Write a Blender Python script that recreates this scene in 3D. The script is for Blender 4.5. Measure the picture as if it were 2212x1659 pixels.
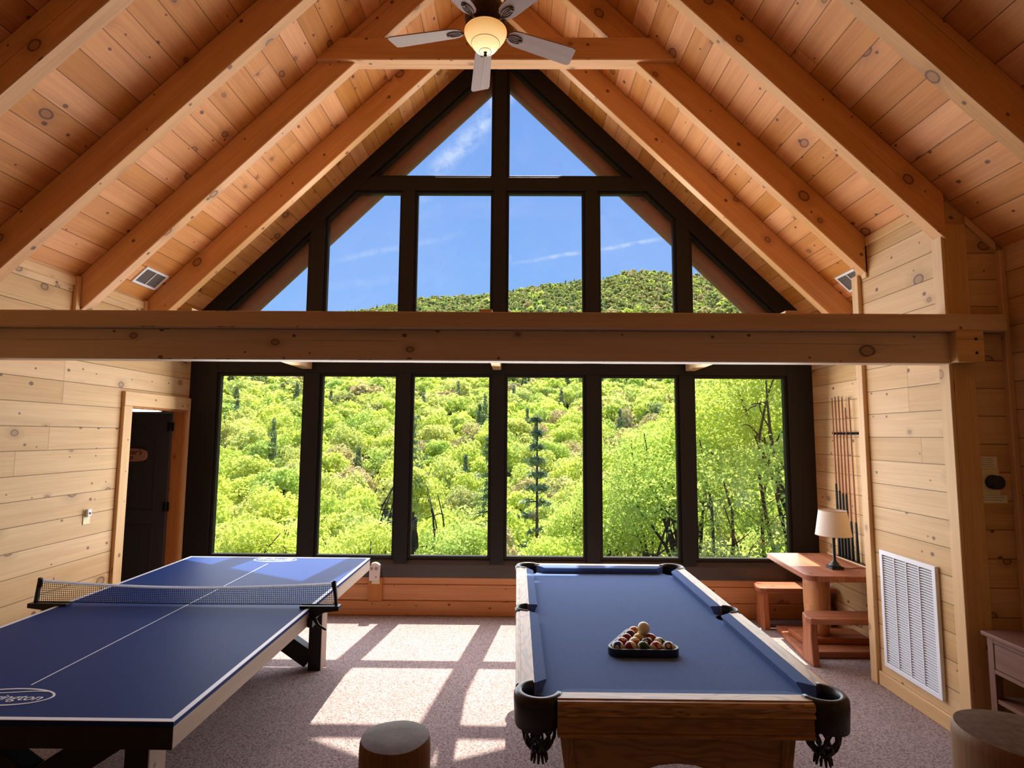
import bpy, bmesh, math, random
import numpy as np
from mathutils import Vector, Matrix

for _o in list(bpy.data.objects):
    bpy.data.objects.remove(_o)
SC = bpy.context.scene
COL = SC.collection
R = math.radians
random.seed(7)

# ------------------------------------------------------------------ camera
CAMPOS = Vector((0.0, 0.0, 1.797))
FWD = Vector((-0.00948818, 0.99572363, 0.09189355))
RGT = Vector((0.99993679, 0.00889353, 0.00687844))
UPV = Vector((-0.00603177, -0.091953, 0.99574508))
cam_data = bpy.data.cameras.new('camera')
cam = bpy.data.objects.new('camera', cam_data)
COL.objects.link(cam)
cam_data.sensor_fit = 'HORIZONTAL'
cam_data.sensor_width = 36.0
cam_data.lens = 1212.6 / 2212 * 36.0
cam_data.clip_start = 0.05
cam_data.clip_end = 3000
_m = Matrix((RGT, UPV, -FWD)).transposed().to_4x4()
_m.translation = CAMPOS
cam.matrix_world = _m
SC.camera = cam

# ------------------------------------------------------------------ view
SC.view_settings.view_transform = 'Standard'
SC.view_settings.look = 'None'
SC.view_settings.gamma = 1.0
SC.view_settings.exposure = 0.2
SC.view_settings.use_curve_mapping = False
SC.cycles.use_denoising = True
SC.cycles.max_bounces = 10
SC.cycles.diffuse_bounces = 3
SC.cycles.glossy_bounces = 3
SC.cycles.transparent_max_bounces = 16
SC.cycles.transmission_bounces = 6
SC.cycles.sample_clamp_indirect = 6.0
SC.cycles.caustics_reflective = False
SC.cycles.caustics_refractive = False

# ------------------------------------------------------------------ light levels
SUN_DIR = Vector((0.14, 1.0, 1.99)).normalized()
SUN_W = 11.5
FILL_L = 3.4          # radiance of the added fill lamps inside the glass wall
SKY_LOW = (0.27, 0.49, 0.95)
SKY_HIGH = (0.15, 0.31, 0.80)


# ------------------------------------------------------------------ node helper
class G:
    def __init__(s, nt):
        s.nt = nt

    def add(s, typ, ins=None, **props):
        n = s.nt.nodes.new(typ)
        for k, v in props.items():
            setattr(n, k, v)
        for k, v in (ins or {}).items():
            s.put(n.inputs[k], v)
        return n

    def put(s, sock, v):
        if isinstance(v, bpy.types.NodeSocket):
            s.nt.links.new(v, sock)
        else:
            if sock.type == 'RGBA' and len(v) == 3:
                v = (*v, 1.0)
            sock.default_value = v

    def m(s, op, a, b=0.0, c=0.0, clamp=False):
        n = s.nt.nodes.new('ShaderNodeMath')
        n.operation = op
        n.use_clamp = clamp
        s.put(n.inputs[0], a)
        s.put(n.inputs[1], b)
        s.put(n.inputs[2], c)
        return n.outputs[0]

    def mr(s, v, a, b, c=0.0, d=1.0, smooth=False):
        n = s.nt.nodes.new('ShaderNodeMapRange')
        n.interpolation_type = 'SMOOTHSTEP' if smooth else 'LINEAR'
        for i, x in enumerate((v, a, b, c, d)):
            s.put(n.inputs[i], x)
        return n.outputs[0]

    def mix(s, f, a, b, blend='MIX'):
        n = s.nt.nodes.new('ShaderNodeMix')
        n.data_type = 'RGBA'
        n.blend_type = blend
        n.clamp_factor = True
        s.put(n.inputs[0], f)
        s.put(n.inputs[6], a)
        s.put(n.inputs[7], b)
        return n.outputs[2]

    def vec(s, x, y, z=0.0):
        return s.add('ShaderNodeCombineXYZ', {0: x, 1: y, 2: z}).outputs[0]

    def noise(s, v, scale, detail=2.0, rough=0.5, dim='3D'):
        return s.add('ShaderNodeTexNoise', {'Vector': v, 'Scale': scale, 'Detail': detail, 'Roughness': rough},
                     noise_dimensions=dim).outputs['Fac']


def srgb(*c):
    if len(c) == 1:
        c = c[0]
    return tuple((x / 255 / 12.92) if x / 255 <= 0.04045 else ((x / 255 + 0.055) / 1.055) ** 2.4 for x in c)


def newmat(name):
    mt = bpy.data.materials.new(name)
    mt.use_nodes = True
    nt = mt.node_tree
    nt.nodes.clear()
    g = G(nt)
    out = nt.nodes.new('ShaderNodeOutputMaterial')
    return mt, g, out


def principled(g, out, **ins):
    p = g.nt.nodes.new('ShaderNodeBsdfPrincipled')
    for k, v in ins.items():
        g.put(p.inputs[k.replace('_', ' ')], v)
    g.nt.links.new(p.outputs[0], out.inputs[0])
    return p


# ------------------------------------------------------------------ world
world = bpy.data.worlds.new('world')
SC.world = world
world.use_nodes = True
_nt = world.node_tree
_nt.nodes.clear()
g = G(_nt)
_out = _nt.nodes.new('ShaderNodeOutputWorld')
_tc = g.add('ShaderNodeTexCoord').outputs['Generated']
_sx = g.add('ShaderNodeSeparateXYZ', {0: _tc})
_x, _y, _z = _sx.outputs
_sky = g.mix(g.mr(_z, 0.15, 0.72), SKY_LOW, SKY_HIGH)
# thin high cloud: one broad vapour trail and a few faint streaks
_ny = g.m('MAXIMUM', _y, 0.05)
_px = g.m('DIVIDE', _x, _ny)
_pz = g.m('DIVIDE', _z, _ny)
_p = g.vec(_px, _pz)
_n1 = g.noise(_p, 9.0, 6.0, 0.6)
_n2 = g.noise(_p, 34.0, 4.0, 0.65)


def streak(ax, az, bx, bz, w, amp, rag):
    dx, dz = bx - ax, bz - az
    ln = math.hypot(dx, dz)
    nx, nz = -dz / ln, dx / ln
    d = g.m('ADD', g.m('MULTIPLY', g.m('SUBTRACT', _px, ax), nx), g.m('MULTIPLY', g.m('SUBTRACT', _pz, az), nz))
    d = g.m('ADD', d, g.m('MULTIPLY', g.m('SUBTRACT', _n1, 0.5), rag))
    t = g.m('ADD', g.m('MULTIPLY', g.m('SUBTRACT', _px, ax), dx / ln), g.m('MULTIPLY', g.m('SUBTRACT', _pz, az), dz / ln))
    core = g.mr(g.m('ABSOLUTE', d), w, 0.0, 0.0, 1.0, True)
    ends = g.m('MULTIPLY', g.mr(t, -0.05, 0.06), g.mr(t, ln + 0.05, ln - 0.08))
    return g.m('MULTIPLY', g.m('MULTIPLY', core, ends), g.m('MULTIPLY', g.mr(_n2, 0.33, 0.62), amp))


_cl = streak(-0.17, 0.46, 0.05, 0.72, 0.030, 0.62, 0.05)
for a in ((-0.31, 0.322, -0.14, 0.36, 0.009, 0.35, 0.012), (0.02, 0.318, 0.32, 0.37, 0.006, 0.6, 0.008),
          (-0.33, 0.27, -0.2, 0.285, 0.012, 0.2, 0.02)):
    _cl = g.m('ADD', _cl, streak(*a))
_veil = g.m('MULTIPLY', g.mr(_n1, 0.5, 0.8), 0.12)
_sky = g.mix(g.m('ADD', _cl, _veil, clamp=True), _sky, (0.72, 0.82, 1.0))
_bg = g.add('ShaderNodeBackground', {'Color': _sky, 'Strength': 1.0})
_nt.links.new(_bg.outputs[0], _out.inputs[0])

# ------------------------------------------------------------------ sun and added fill lamps
sun_d = bpy.data.lights.new('sun', 'SUN')
sun_d.energy = SUN_W
sun_d.angle = R(0.55)
sun_d.color = (1.0, 0.94, 0.84)
sun = bpy.data.objects.new('sun', sun_d)
COL.objects.link(sun)
sun.rotation_euler = SUN_DIR.to_track_quat('Z', 'Y').to_euler()
sun.location = (3, 20, 40)


def area(name, x, z, w, h, rad, color=(0.95, 0.965, 1.0), y=5.74, tilt=6):
    d = bpy.data.lights.new(name, 'AREA')
    d.shape = 'RECTANGLE'
    d.size, d.size_y = w, h
    d.energy = rad * w * h * math.pi
    d.color = color
    o = bpy.data.objects.new(name, d)
    COL.objects.link(o)
    o.location = (x, y, z)
    o.rotation_euler = (R(-90 + tilt), 0, 0)      # shines into the room (-Y) and down, standing in for sky light
    return o


area('window_fill_low', -0.18, 1.5, 5.9, 1.85, FILL_L, y=5.6)  # added fill lamps just inside the panes, brightening the room
area('window_fill_mid', -0.18, 3.4, 3.6, 1.5, FILL_L, y=5.6)
area('window_fill_top', -0.18, 4.9, 1.3, 0.6, FILL_L)


# ------------------------------------------------------------------ mesh helper
def wloc(o):
    v = Vector((0, 0, 0))
    while o is not None:
        v += o.location
        o = o.parent
    return v


class MB:
    def __init__(s):
        s.bm = bmesh.new()

    def face(s, pts, smooth=False):
        f = s.bm.faces.new([s.bm.verts.new(p) for p in pts])
        f.smooth = smooth
        return f

    def hexa(s, p):
        v = [s.bm.verts.new(q) for q in p]
        for f in ((3, 2, 1, 0), (4, 5, 6, 7), (0, 1, 5, 4), (1, 2, 6, 5), (2, 3, 7, 6), (3, 0, 4, 7)):
            s.bm.faces.new([v[i] for i in f])
        return s

    def box(s, x0, x1, y0, y1, z0, z1):
        return s.hexa([(x0, y0, z0), (x1, y0, z0), (x1, y1, z0), (x0, y1, z0),
                       (x0, y0, z1), (x1, y0, z1), (x1, y1, z1), (x0, y1, z1)])

    def prism(s, poly, axis, c0, c1):
        """poly: 2-D points on the two remaining axes (x,y,z order); extruded along axis."""
        def p3(a, b, c):
            return {'x': (c, a, b), 'y': (a, c, b), 'z': (a, b, c)}[axis]
        A = [s.bm.verts.new(p3(a, b, c0)) for a, b in poly]
        B = [s.bm.verts.new(p3(a, b, c1)) for a, b in poly]
        n = len(poly)
        s.bm.faces.new(A)
        s.bm.faces.new(B[::-1])
        for i in range(n):
            s.bm.faces.new([A[i], B[i], B[(i + 1) % n], A[(i + 1) % n]])
        return s

    def ring(s, outer, inner, axis, c0, c1):
        def p3(a, b, c):
            return {'x': (c, a, b), 'y': (a, c, b), 'z': (a, b, c)}[axis]
        L = [[s.bm.verts.new(p3(a, b, c)) for a, b in P] for P in (outer, inner) for c in (c0, c1)]
        oA, oB, iA, iB = L
        n = len(outer)
        for i in range(n):
            j = (i + 1) % n
            for q in ((oA[i], oA[j], iA[j], iA[i]), (oB[j], oB[i], iB[i], iB[j]),
                      (oA[j], oA[i], oB[i], oB[j]), (iA[i], iA[j], iB[j], iB[i])):
                s.bm.faces.new(q)
        return s

    def bar(s, p0, p1, w, h, up=(0, 0, 1)):
        p0, p1 = Vector(p0), Vector(p1)
        d = (p1 - p0).normalized()
        a = d.cross(Vector(up)).normalized() * (w / 2)
        b = a.cross(d).normalized() * (h / 2)
        return s.hexa([p0 - a - b, p0 + a - b, p1 + a - b, p1 - a - b, p0 - a + b, p0 + a + b, p1 + a + b, p1 - a + b])

    def tube(s, pts, r, n=8, caps=True, smooth=True):
        pts = [Vector(p) for p in pts]
        rr = r if isinstance(r, (list, tuple)) else [r] * len(pts)
        rings = []
        ref = Vector((0.13, 0.27, 0.95))
        for i, p in enumerate(pts):
            d = (pts[min(i + 1, len(pts) - 1)] - pts[max(i - 1, 0)]).normalized()
            a = d.cross(ref)
            if a.length < 0.2:
                a = d.cross(Vector((0.95, 0.2, 0.1)))
            a.normalize()
            b = d.cross(a)
            rings.append([s.bm.verts.new(p + (a * math.cos(2 * math.pi * k / n) + b * math.sin(2 * math.pi * k / n)) * rr[i])
                          for k in range(n)])
        for A, B in zip(rings, rings[1:]):
            for k in range(n):
                f = s.bm.faces.new([A[k], A[(k + 1) % n], B[(k + 1) % n], B[k]])
                f.smooth = smooth
        if caps:
            s.bm.faces.new(rings[0][::-1])
            s.bm.faces.new(rings[-1])
        return s

    def lathe(s, prof, c=(0, 0, 0), n=24, smooth=True, a0=0.0, a1=2 * math.pi, caps=True):
        full = abs(a1 - a0 - 2 * math.pi) < 1e-6
        k = n if full else n + 1
        rings = []
        for r, z in prof:
            if r < 1e-6:
                rings.append([s.bm.verts.new((c[0], c[1], c[2] + z))])
            else:
                rings.append([s.bm.verts.new((c[0] + r * math.cos(a0 + (a1 - a0) * i / n), c[1] + r * math.sin(a0 + (a1 - a0) * i / n), c[2] + z))
                              for i in range(k)])
        for A, B in zip(rings, rings[1:]):
            for i in range(n):
                j = (i + 1) % k
                if len(A) == 1 and len(B) == 1:
                    continue
                if len(A) == 1:
                    q = [A[0], B[j], B[i]]
                elif len(B) == 1:
                    q = [A[i], A[j], B[0]]
                else:
                    q = [A[i], A[j], B[j], B[i]]
                f = s.bm.faces.new(q)
                f.smooth = smooth
        if caps and full:
            if len(rings[0]) > 1:
                s.bm.faces.new(rings[0][::-1])
            if len(rings[-1]) > 1:
                s.bm.faces.new(rings[-1])
        return s

    def build(s, name, mat, parent=None, grain=None, bevel=0.0, seg=1, uv0=None, label=None, cat=None, group=None,
              kind=None, base=None, clean=True):
        bm = s.bm
        if clean:
            bmesh.ops.recalc_face_normals(bm, faces=bm.faces[:])
        if bevel:
            es = [e for e in bm.edges if len(e.link_faces) == 2 and e.calc_face_angle(0) > 0.5]
            bmesh.ops.bevel(bm, geom=es, offset=bevel, segments=seg, profile=0.5, affect='EDGES', clamp_overlap=True)
        cs = [v.co for v in bm.verts]
        lo = Vector([min(c[i] for c in cs) for i in range(3)])
        hi = Vector([max(c[i] for c in cs) for i in range(3)])
        if grain is None:
            e = hi - lo
            gi = max(range(3), key=lambda i: e[i])
            grain = [(1, 0, 0), (0, 1, 0), (0, 0, 1)][gi]
        elif isinstance(grain, str):
            grain = {'x': (1, 0, 0), 'y': (0, 1, 0), 'z': (0, 0, 1)}[grain]
        gv = Vector(grain).normalized()
        if uv0 is None:
            uv0 = (random.uniform(0, 60), random.uniform(0, 60))
        lay = bm.loops.layers.uv.new('UVMap')
        bm.normal_update()
        for f in bm.faces:
            n = f.normal
            if abs(n.dot(gv)) > 0.9:
                u = Vector((0, 0, 1)) if abs(n.z) < 0.7 else Vector((1, 0, 0))
                v = n.cross(u)
                end = True
            else:
                v = n.cross(gv).normalized()
                u = gv
                end = False
            k = max(range(3), key=lambda i: abs(v[i]))
            if v[k] < 0:
                v = -v
            for l in f.loops:
                l[lay].uv = (u.dot(l.vert.co) * (0.2 if end else 1) + uv0[0], v.dot(l.vert.co) + uv0[1])
        if parent is not None:
            w = wloc(parent)
        elif base is not None:
            w = Vector(base)
        else:
            w = Vector(((lo.x + hi.x) / 2, (lo.y + hi.y) / 2, lo.z))
        bmesh.ops.translate(bm, verts=bm.verts[:], vec=-w)
        me = bpy.data.meshes.new(name)
        bm.to_mesh(me)
        bm.free()
        if mat is not None:
            me.materials.append(mat)
        o = bpy.data.objects.new(name, me)
        COL.objects.link(o)
        if parent is not None:
            o.parent = parent
        else:
            o.location = w
        tag(o, label, cat, group, kind)
        return o


def tag(o, label=None, cat=None, group=None, kind=None):
    if label:
        o['label'] = label
    if cat:
        o['category'] = cat
    if group:
        o['group'] = group
    if kind:
        o['kind'] = kind
    return o


def thing(name, label, cat, loc, group=None, kind=None):
    o = bpy.data.objects.new(name, None)
    o.empty_display_size = 0.05
    COL.objects.link(o)
    o.location = loc
    return tag(o, label, cat, group, kind)


def dup(o, parent=None):
    c = o.copy()
    COL.objects.link(c)
    if parent is not None:
        c.parent = parent
    for ch in list(o.children):
        dup(ch, c)
    return c


def arc(cx, cy, r, a0, a1, n):
    return [(cx + r * math.cos(R(a0 + (a1 - a0) * i / n)), cy + r * math.sin(R(a0 + (a1 - a0) * i / n))) for i in range(n + 1)]


def text_mesh(body, size, shear=0.0, extrude=0.001, align='CENTER'):
    cu = bpy.data.curves.new('lettering', 'FONT')
    cu.body = body
    cu.size = size
    cu.shear = shear
    cu.extrude = extrude
    cu.align_x = align
    cu.align_y = 'CENTER'
    cu.resolution_u = 3
    o = bpy.data.objects.new('lettering', cu)
    COL.objects.link(o)
    dg = bpy.context.evaluated_depsgraph_get()
    me = bpy.data.meshes.new_from_object(o.evaluated_get(dg))
    bpy.data.objects.remove(o)
    return me


def text_obj(name, body, size, mat, parent, loc, rot, shear=0.0, extrude=0.0006, scale=(1, 1, 1)):
    me = text_mesh(body, size, shear, extrude)
    me.materials.clear()
    me.materials.append(mat)
    o = bpy.data.objects.new(name, me)
    COL.objects.link(o)
    o.parent = parent
    o.location = Vector(loc) - wloc(parent)
    o.rotation_euler = rot
    o.scale = scale
    return o


# ------------------------------------------------------------------ materials
def pine(name, light, mid, dark, pw=None, seglen=2.6, knot=0.45, rough=0.5, vary=0.32, streak=0.5, groove=0.004):
    mt, g, out = newmat(name)
    uv = g.add('ShaderNodeUVMap').outputs[0]
    u, v, _ = g.add('ShaderNodeSeparateXYZ', {0: uv}).outputs
    gm = None
    if pw:
        vv = g.m('DIVIDE', v, pw)
        vi = g.m('FLOOR', vv)
        vf = g.m('FRACT', vv)
        r1 = g.add('ShaderNodeTexWhiteNoise', {'W': vi}, noise_dimensions='1D').outputs['Value']
        u2 = g.m('ADD', u, g.m('MULTIPLY', r1, 31.7))
        us = g.m('DIVIDE', u2, seglen)
        si = g.m('FLOOR', us)
        sf = g.m('FRACT', us)
        wn = g.add('ShaderNodeTexWhiteNoise', {'Vector': g.vec(vi, si, 3.0)}, noise_dimensions='3D')
        r2 = wn.outputs['Value']
        vb = g.m('ADD', v, g.m('MULTIPLY', r2, 13.1))
        e = g.m('MULTIPLY', g.m('MINIMUM', vf, g.m('SUBTRACT', 1.0, vf)), pw)
        e2 = g.m('MULTIPLY', g.m('MINIMUM', sf, g.m('SUBTRACT', 1.0, sf)), seglen * 2.2)
        gm = g.mr(g.m('MINIMUM', e, e2), 0.0006, groove, 1.0, 0.0)
    else:
        u2, vb = u, v
        r2 = g.add('ShaderNodeTexWhiteNoise', {'W': g.add('ShaderNodeObjectInfo').outputs['Random']}, noise_dimensions='1D').outputs['Value']

    def knots(sx, sy, r0, r1_, thr):
        vo = g.add('ShaderNodeTexVoronoi', {'Vector': g.vec(g.m('MULTIPLY', u2, sx), g.m('MULTIPLY', vb, sy)), 'Scale': 1.0},
                   voronoi_dimensions='2D', feature='F1')
        cr, cg, cb = g.add('ShaderNodeSeparateColor', {0: vo.outputs['Color']}).outputs
        rad = g.m('ADD', g.m('MULTIPLY', g.m('MULTIPLY', cr, cr), r1_), r0)
        act = g.m('GREATER_THAN', cg, thr)
        kd = g.m('DIVIDE', vo.outputs['Distance'], rad)
        return kd, act, cb
    kd, act, cb = knots(2.3, 3.1, 0.035, 0.075, 1 - knot)
    kd2, act2, cb2 = knots(4.6, 5.8, 0.035, 0.06, 1 - knot * 0.7)
    core = g.m('MULTIPLY', g.mr(kd, 0.8, 1.15, 1, 0, True), act)
    ringm = g.m('MULTIPLY', g.mr(g.m('ABSOLUTE', g.m('SUBTRACT', kd, 0.92)), 0.0, 0.3, 1, 0, True), act)
    halo = g.m('MULTIPLY', g.mr(kd, 0.8, 3.6, 1, 0, True), act)
    small = g.m('MULTIPLY', g.mr(kd2, 0.7, 1.15, 1, 0, True), act2)
    gv = g.m('ADD', vb, g.m('MULTIPLY', halo, 0.03))
    gn = g.noise(g.vec(g.m('MULTIPLY', u2, 1.4), g.m('MULTIPLY', gv, 75.0)), 1.0, 3.0, 0.55)
    gn2 = g.noise(g.vec(g.m('MULTIPLY', u2, 0.9), g.m('MULTIPLY', gv, 11.0)), 1.0, 3.0, 0.6)
    fac = g.m('ADD', g.m('MULTIPLY', gn, 0.45), g.m('MULTIPLY', gn2, 0.55))
    col = g.mix(g.mr(fac, 0.36, 0.66), light, mid)
    st = g.mr(g.noise(g.vec(g.m('MULTIPLY', u2, 0.55), g.m('MULTIPLY', vb, 7.0), 4.0), 1.0, 4.0, 0.6), 0.56, 0.78)
    col = g.mix(g.m('MULTIPLY', st, streak), col, tuple(a * 0.55 + b * 0.45 for a, b in zip(mid, dark)))
    if not pw:                              # drying checks along solid timbers
        ck = g.m('FRACT', g.m('MULTIPLY', g.m('ADD', vb, g.m('MULTIPLY', g.noise(g.vec(g.m('MULTIPLY', u2, 0.7), 0.0, 2.0), 1.0, 2.0), 0.05)), 4.2))
        ckl = g.mr(g.m('ABSOLUTE', g.m('SUBTRACT', ck, 0.5)), 0.004, 0.010, 1, 0)
        ckm = g.mr(g.noise(g.vec(g.m('MULTIPLY', u2, 0.6), g.m('FLOOR', g.m('MULTIPLY', vb, 4.2)), 7.0), 1.0, 1.0), 0.50, 0.56)
        col = g.mix(g.m('MULTIPLY', g.m('MULTIPLY', ckl, ckm), 0.75), col, dark)
    col = g.mix(g.m('MULTIPLY', halo, 0.4), col, tuple(a * 0.5 + b * 0.5 for a, b in zip(mid, dark)))
    col = g.mix(g.m('MULTIPLY', core, 0.55), col, tuple(a * 0.35 + b * 0.65 for a, b in zip(mid, dark)))
    col = g.mix(g.m('MULTIPLY', ringm, 0.85), col, dark)
    col = g.mix(g.m('MULTIPLY', small, 0.85), col, dark)
    bright = g.m('ADD', 1.0, g.m('MULTIPLY', g.m('SUBTRACT', r2, 0.5), vary))
    hs = g.add('ShaderNodeHueSaturation', {'Saturation': g.m('ADD', 1.08, g.m('MULTIPLY', r2, -0.16)), 'Value': bright, 'Color': col})
    col = hs.outputs[0]
    p = principled(g, out, Roughness=rough)
    bmp = g.m('MULTIPLY', gn, 0.12)
    if gm is not None:
        col = g.mix(g.m('MULTIPLY', gm, 0.82), col, tuple(x * 0.35 for x in dark))
        bmp = g.m('SUBTRACT', bmp, g.m('MULTIPLY', gm, 1.2))
    b = g.add('ShaderNodeBump', {'Strength': 0.35, 'Distance': 0.006, 'Height': bmp})
    g.put(p.inputs['Base Color'], col)
    g.put(p.inputs['Normal'], b.outputs[0])
    p.inputs['Specular IOR Level'].default_value = 0.3
    return mt


def plain(name, col, rough=0.5, spec=0.4, noise=0.0, nscale=30.0, metal=0.0, bump=0.0, emit=None, estr=0.0):
    mt, g, out = newmat(name)
    p = principled(g, out, Roughness=rough, Metallic=metal)
    p.inputs['Specular IOR Level'].default_value = spec
    c = col
    if noise or bump:
        tc = g.add('ShaderNodeTexCoord').outputs['Object']
        n = g.noise(tc, nscale, 4.0, 0.6)
        if noise:
            c = g.mix(g.mr(n, 0.3, 0.7), tuple(x * (1 - noise) for x in col), tuple(min(1, x * (1 + noise)) for x in col))
        if bump:
            g.put(p.inputs['Normal'], g.add('ShaderNodeBump', {'Strength': bump, 'Distance': 0.003, 'Height': n}).outputs[0])
    g.put(p.inputs['Base Color'], c)
    if emit:
        g.put(p.inputs['Emission Color'], emit)
        p.inputs['Emission Strength'].default_value = estr
    return mt


def carpet_mat():
    mt, g, out = newmat('carpet_pile')
    tc = g.add('ShaderNodeTexCoord').outputs['Object']
    n = g.noise(tc, 95.0, 3.0, 0.6)
    n2 = g.noise(tc, 260.0, 2.0, 0.5)
    n3 = g.noise(tc, 3.0, 3.0, 0.5)
    f = g.m('ADD', g.m('MULTIPLY', n, 0.65), g.m('MULTIPLY', n2, 0.35))
    c = g.mix(g.mr(f, 0.36, 0.5), (0.10, 0.066, 0.062), (0.36, 0.265, 0.25))
    c = g.mix(g.mr(f, 0.5, 0.66), c, (0.50, 0.39, 0.375))
    c = g.mix(g.mr(n3, 0.35, 0.7, 0.0, 0.18), c, (0.2, 0.14, 0.13))
    p = principled(g, out, Base_Color=c, Roughness=0.95)
    p.inputs['Specular IOR Level'].default_value = 0.05
    g.put(p.inputs['Normal'], g.add('ShaderNodeBump', {'Strength': 0.8, 'Distance': 0.008, 'Height': f}).outputs[0])
    return mt


def oak_mat(name, light, dark, rough=0.3):
    mt, g, out = newmat(name)
    uv = g.add('ShaderNodeUVMap').outputs[0]
    u, v, _ = g.add('ShaderNodeSeparateXYZ', {0: uv}).outputs
    wob = g.noise(g.vec(g.m('MULTIPLY', u, 2.2), g.m('MULTIPLY', v, 9.0)), 1.0, 2.0, 0.5)
    ringv = g.m('SINE', g.m('MULTIPLY', g.m('ADD', g.m('MULTIPLY', v, 20.0), g.m('MULTIPLY', wob, 9.0)), 6.0))
    pore = g.noise(g.vec(g.m('MULTIPLY', u, 14.0), g.m('MULTIPLY', v, 420.0)), 1.0, 2.0, 0.6)
    f = g.m('ADD', g.m('MULTIPLY', g.mr(ringv, -0.2, 1.0), 0.6), g.m('MULTIPLY', g.mr(pore, 0.5, 0.75), 0.5))
    c = g.mix(g.m('MULTIPLY', f, 0.85), light, dark)
    p = principled(g, out, Base_Color=c, Roughness=rough)
    p.inputs['Specular IOR Level'].default_value = 0.3
    return mt


def leaf_mat(name, cols, trans=0.45, refl=1.0):
    """foliage: colour differs from tree to tree and from leaf to leaf"""
    mt, g, out = newmat(name)
    at = g.add('ShaderNodeAttribute', attribute_name='tint').outputs['Fac']
    rnd = g.m('FRACT', g.m('ADD', at, g.m('MULTIPLY', g.add('ShaderNodeObjectInfo').outputs['Random'], 0.999)))
    lv = g.add('ShaderNodeAttribute', attribute_name='leafv').outputs['Fac']
    ramp = g.nt.nodes.new('ShaderNodeValToRGB')
    ramp.color_ramp.interpolation = 'LINEAR'
    els = ramp.color_ramp.elements
    while len(els) < len(cols):
        els.new(0.5)
    for i, c in enumerate(cols):
        els[i].position = i / (len(cols) - 1)
        els[i].color = (*c, 1)
    g.put(ramp.inputs[0], rnd)
    c = g.mix(1.0, ramp.outputs[0], g.vec(g.m('ADD', 0.78, g.m('MULTIPLY', lv, 0.60)), g.m('ADD', 0.78, g.m('MULTIPLY', lv, 0.60)),
                                            g.m('ADD', 0.5, g.m('MULTIPLY', lv, 1.0))), 'MULTIPLY')
    d = g.add('ShaderNodeBsdfDiffuse', {'Color': c})
    t = g.add('ShaderNodeBsdfTranslucent', {'Color': g.mix(0.35, c, (0.82, 0.93, 0.20))})
    ms = g.add('ShaderNodeMixShader', {0: trans, 1: d.outputs[0], 2: t.outputs[0]})
    g.nt.links.new(ms.outputs[0], out.inputs[0])
    return mt


def glass_mat():
    mt, g, out = newmat('window_glass')
    tr = g.add('ShaderNodeBsdfTransparent', {'Color': (0.97, 0.985, 0.975)})
    gl = g.add('ShaderNodeBsdfGlossy', {'Color': (1, 1, 1), 'Roughness': 0.01})
    ge = g.add('ShaderNodeNewGeometry')
    dt = g.add('ShaderNodeVectorMath', {0: ge.outputs['Normal'], 1: ge.outputs['Incoming']}, operation='DOT_PRODUCT').outputs['Value']
    fr = g.m('ADD', 0.022, g.m('MULTIPLY', g.m('POWER', g.m('SUBTRACT', 1.0, g.m('ABSOLUTE', dt)), 5.0), 0.6))
    ms = g.add('ShaderNodeMixShader', {0: fr, 1: tr.outputs[0], 2: gl.outputs[0]})
    g.nt.links.new(ms.outputs[0], out.inputs[0])
    return mt


PW = 0.1716
M = {}
M['wall'] = pine('pine_wall_boards', (0.66, 0.43, 0.205), (0.54, 0.315, 0.13), (0.11, 0.042, 0.017), PW, 4.2, 0.62, 0.5, 0.26)
M['ceil'] = pine('pine_ceiling_boards', (0.76, 0.345, 0.112), (0.59, 0.235, 0.068), (0.10, 0.028, 0.011), PW, 4.8, 0.62, 0.5, 0.34)
M['beam'] = pine('pine_beam', (0.74, 0.385, 0.155), (0.60, 0.285, 0.108), (0.11, 0.034, 0.014), None, 1, 0.5, 0.5, 0.12)
M['beamx'] = pine('pine_cross_beam', (0.68, 0.49, 0.32), (0.57, 0.385, 0.24), (0.10, 0.04, 0.022), None, 1, 0.6, 0.5, 0.08)
M['trim'] = pine('pine_trim', (0.72, 0.46, 0.22), (0.60, 0.345, 0.15), (0.2, 0.08, 0.03), None, 1, 0.3, 0.5, 0.12)
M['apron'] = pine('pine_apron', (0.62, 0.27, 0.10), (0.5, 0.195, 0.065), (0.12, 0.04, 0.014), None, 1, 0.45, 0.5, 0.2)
M['cedar'] = pine('cedar_slab', (0.46, 0.15, 0.05), (0.20, 0.05, 0.02), (0.09, 0.022, 0.012), None, 1, 0.3, 0.42, 0.15, 0.9)
M['cedar_log'] = pine('cedar_log', (0.62, 0.30, 0.12), (0.45, 0.17, 0.06), (0.13, 0.04, 0.016), None, 1, 0.5, 0.5, 0.15, 0.9)
M['log'] = pine('peeled_log', (0.27, 0.145, 0.065), (0.19, 0.09, 0.038), (0.06, 0.025, 0.012), None, 1, 0.35, 0.55, 0.1, 0.8)
M['logend'] = plain('log_end_grain', (0.13, 0.072, 0.045), 0.6, 0.3, 0.35, 40)
M['rake'] = pine('stained_log', (0.38, 0.17, 0.13), (0.30, 0.12, 0.09), (0.10, 0.035, 0.03), None, 1, 0.3, 0.6, 0.1)
M['black'] = plain('dark_brown_paint', (0.011, 0.0092, 0.0092), 0.55, 0.35, 0.15, 40)
M['blacksill'] = plain('dark_sill_paint', (0.06, 0.048, 0.045), 0.38, 0.5, 0.1, 30)
M['carpet'] = carpet_mat()
M['glass'] = glass_mat()
M['blue'] = plain('blue_table_laminate', (0.010, 0.034, 0.160), 0.5, 0.06, 0.06, 60)
M['white'] = plain('white_line', (0.76, 0.78, 0.86), 0.4, 0.4)
M['greywood'] = pine('grey_oak_apron', (0.46, 0.35, 0.28), (0.36, 0.265, 0.21), (0.17, 0.12, 0.095), None, 1, 0.1, 0.5, 0.05, 0.3)
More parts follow.
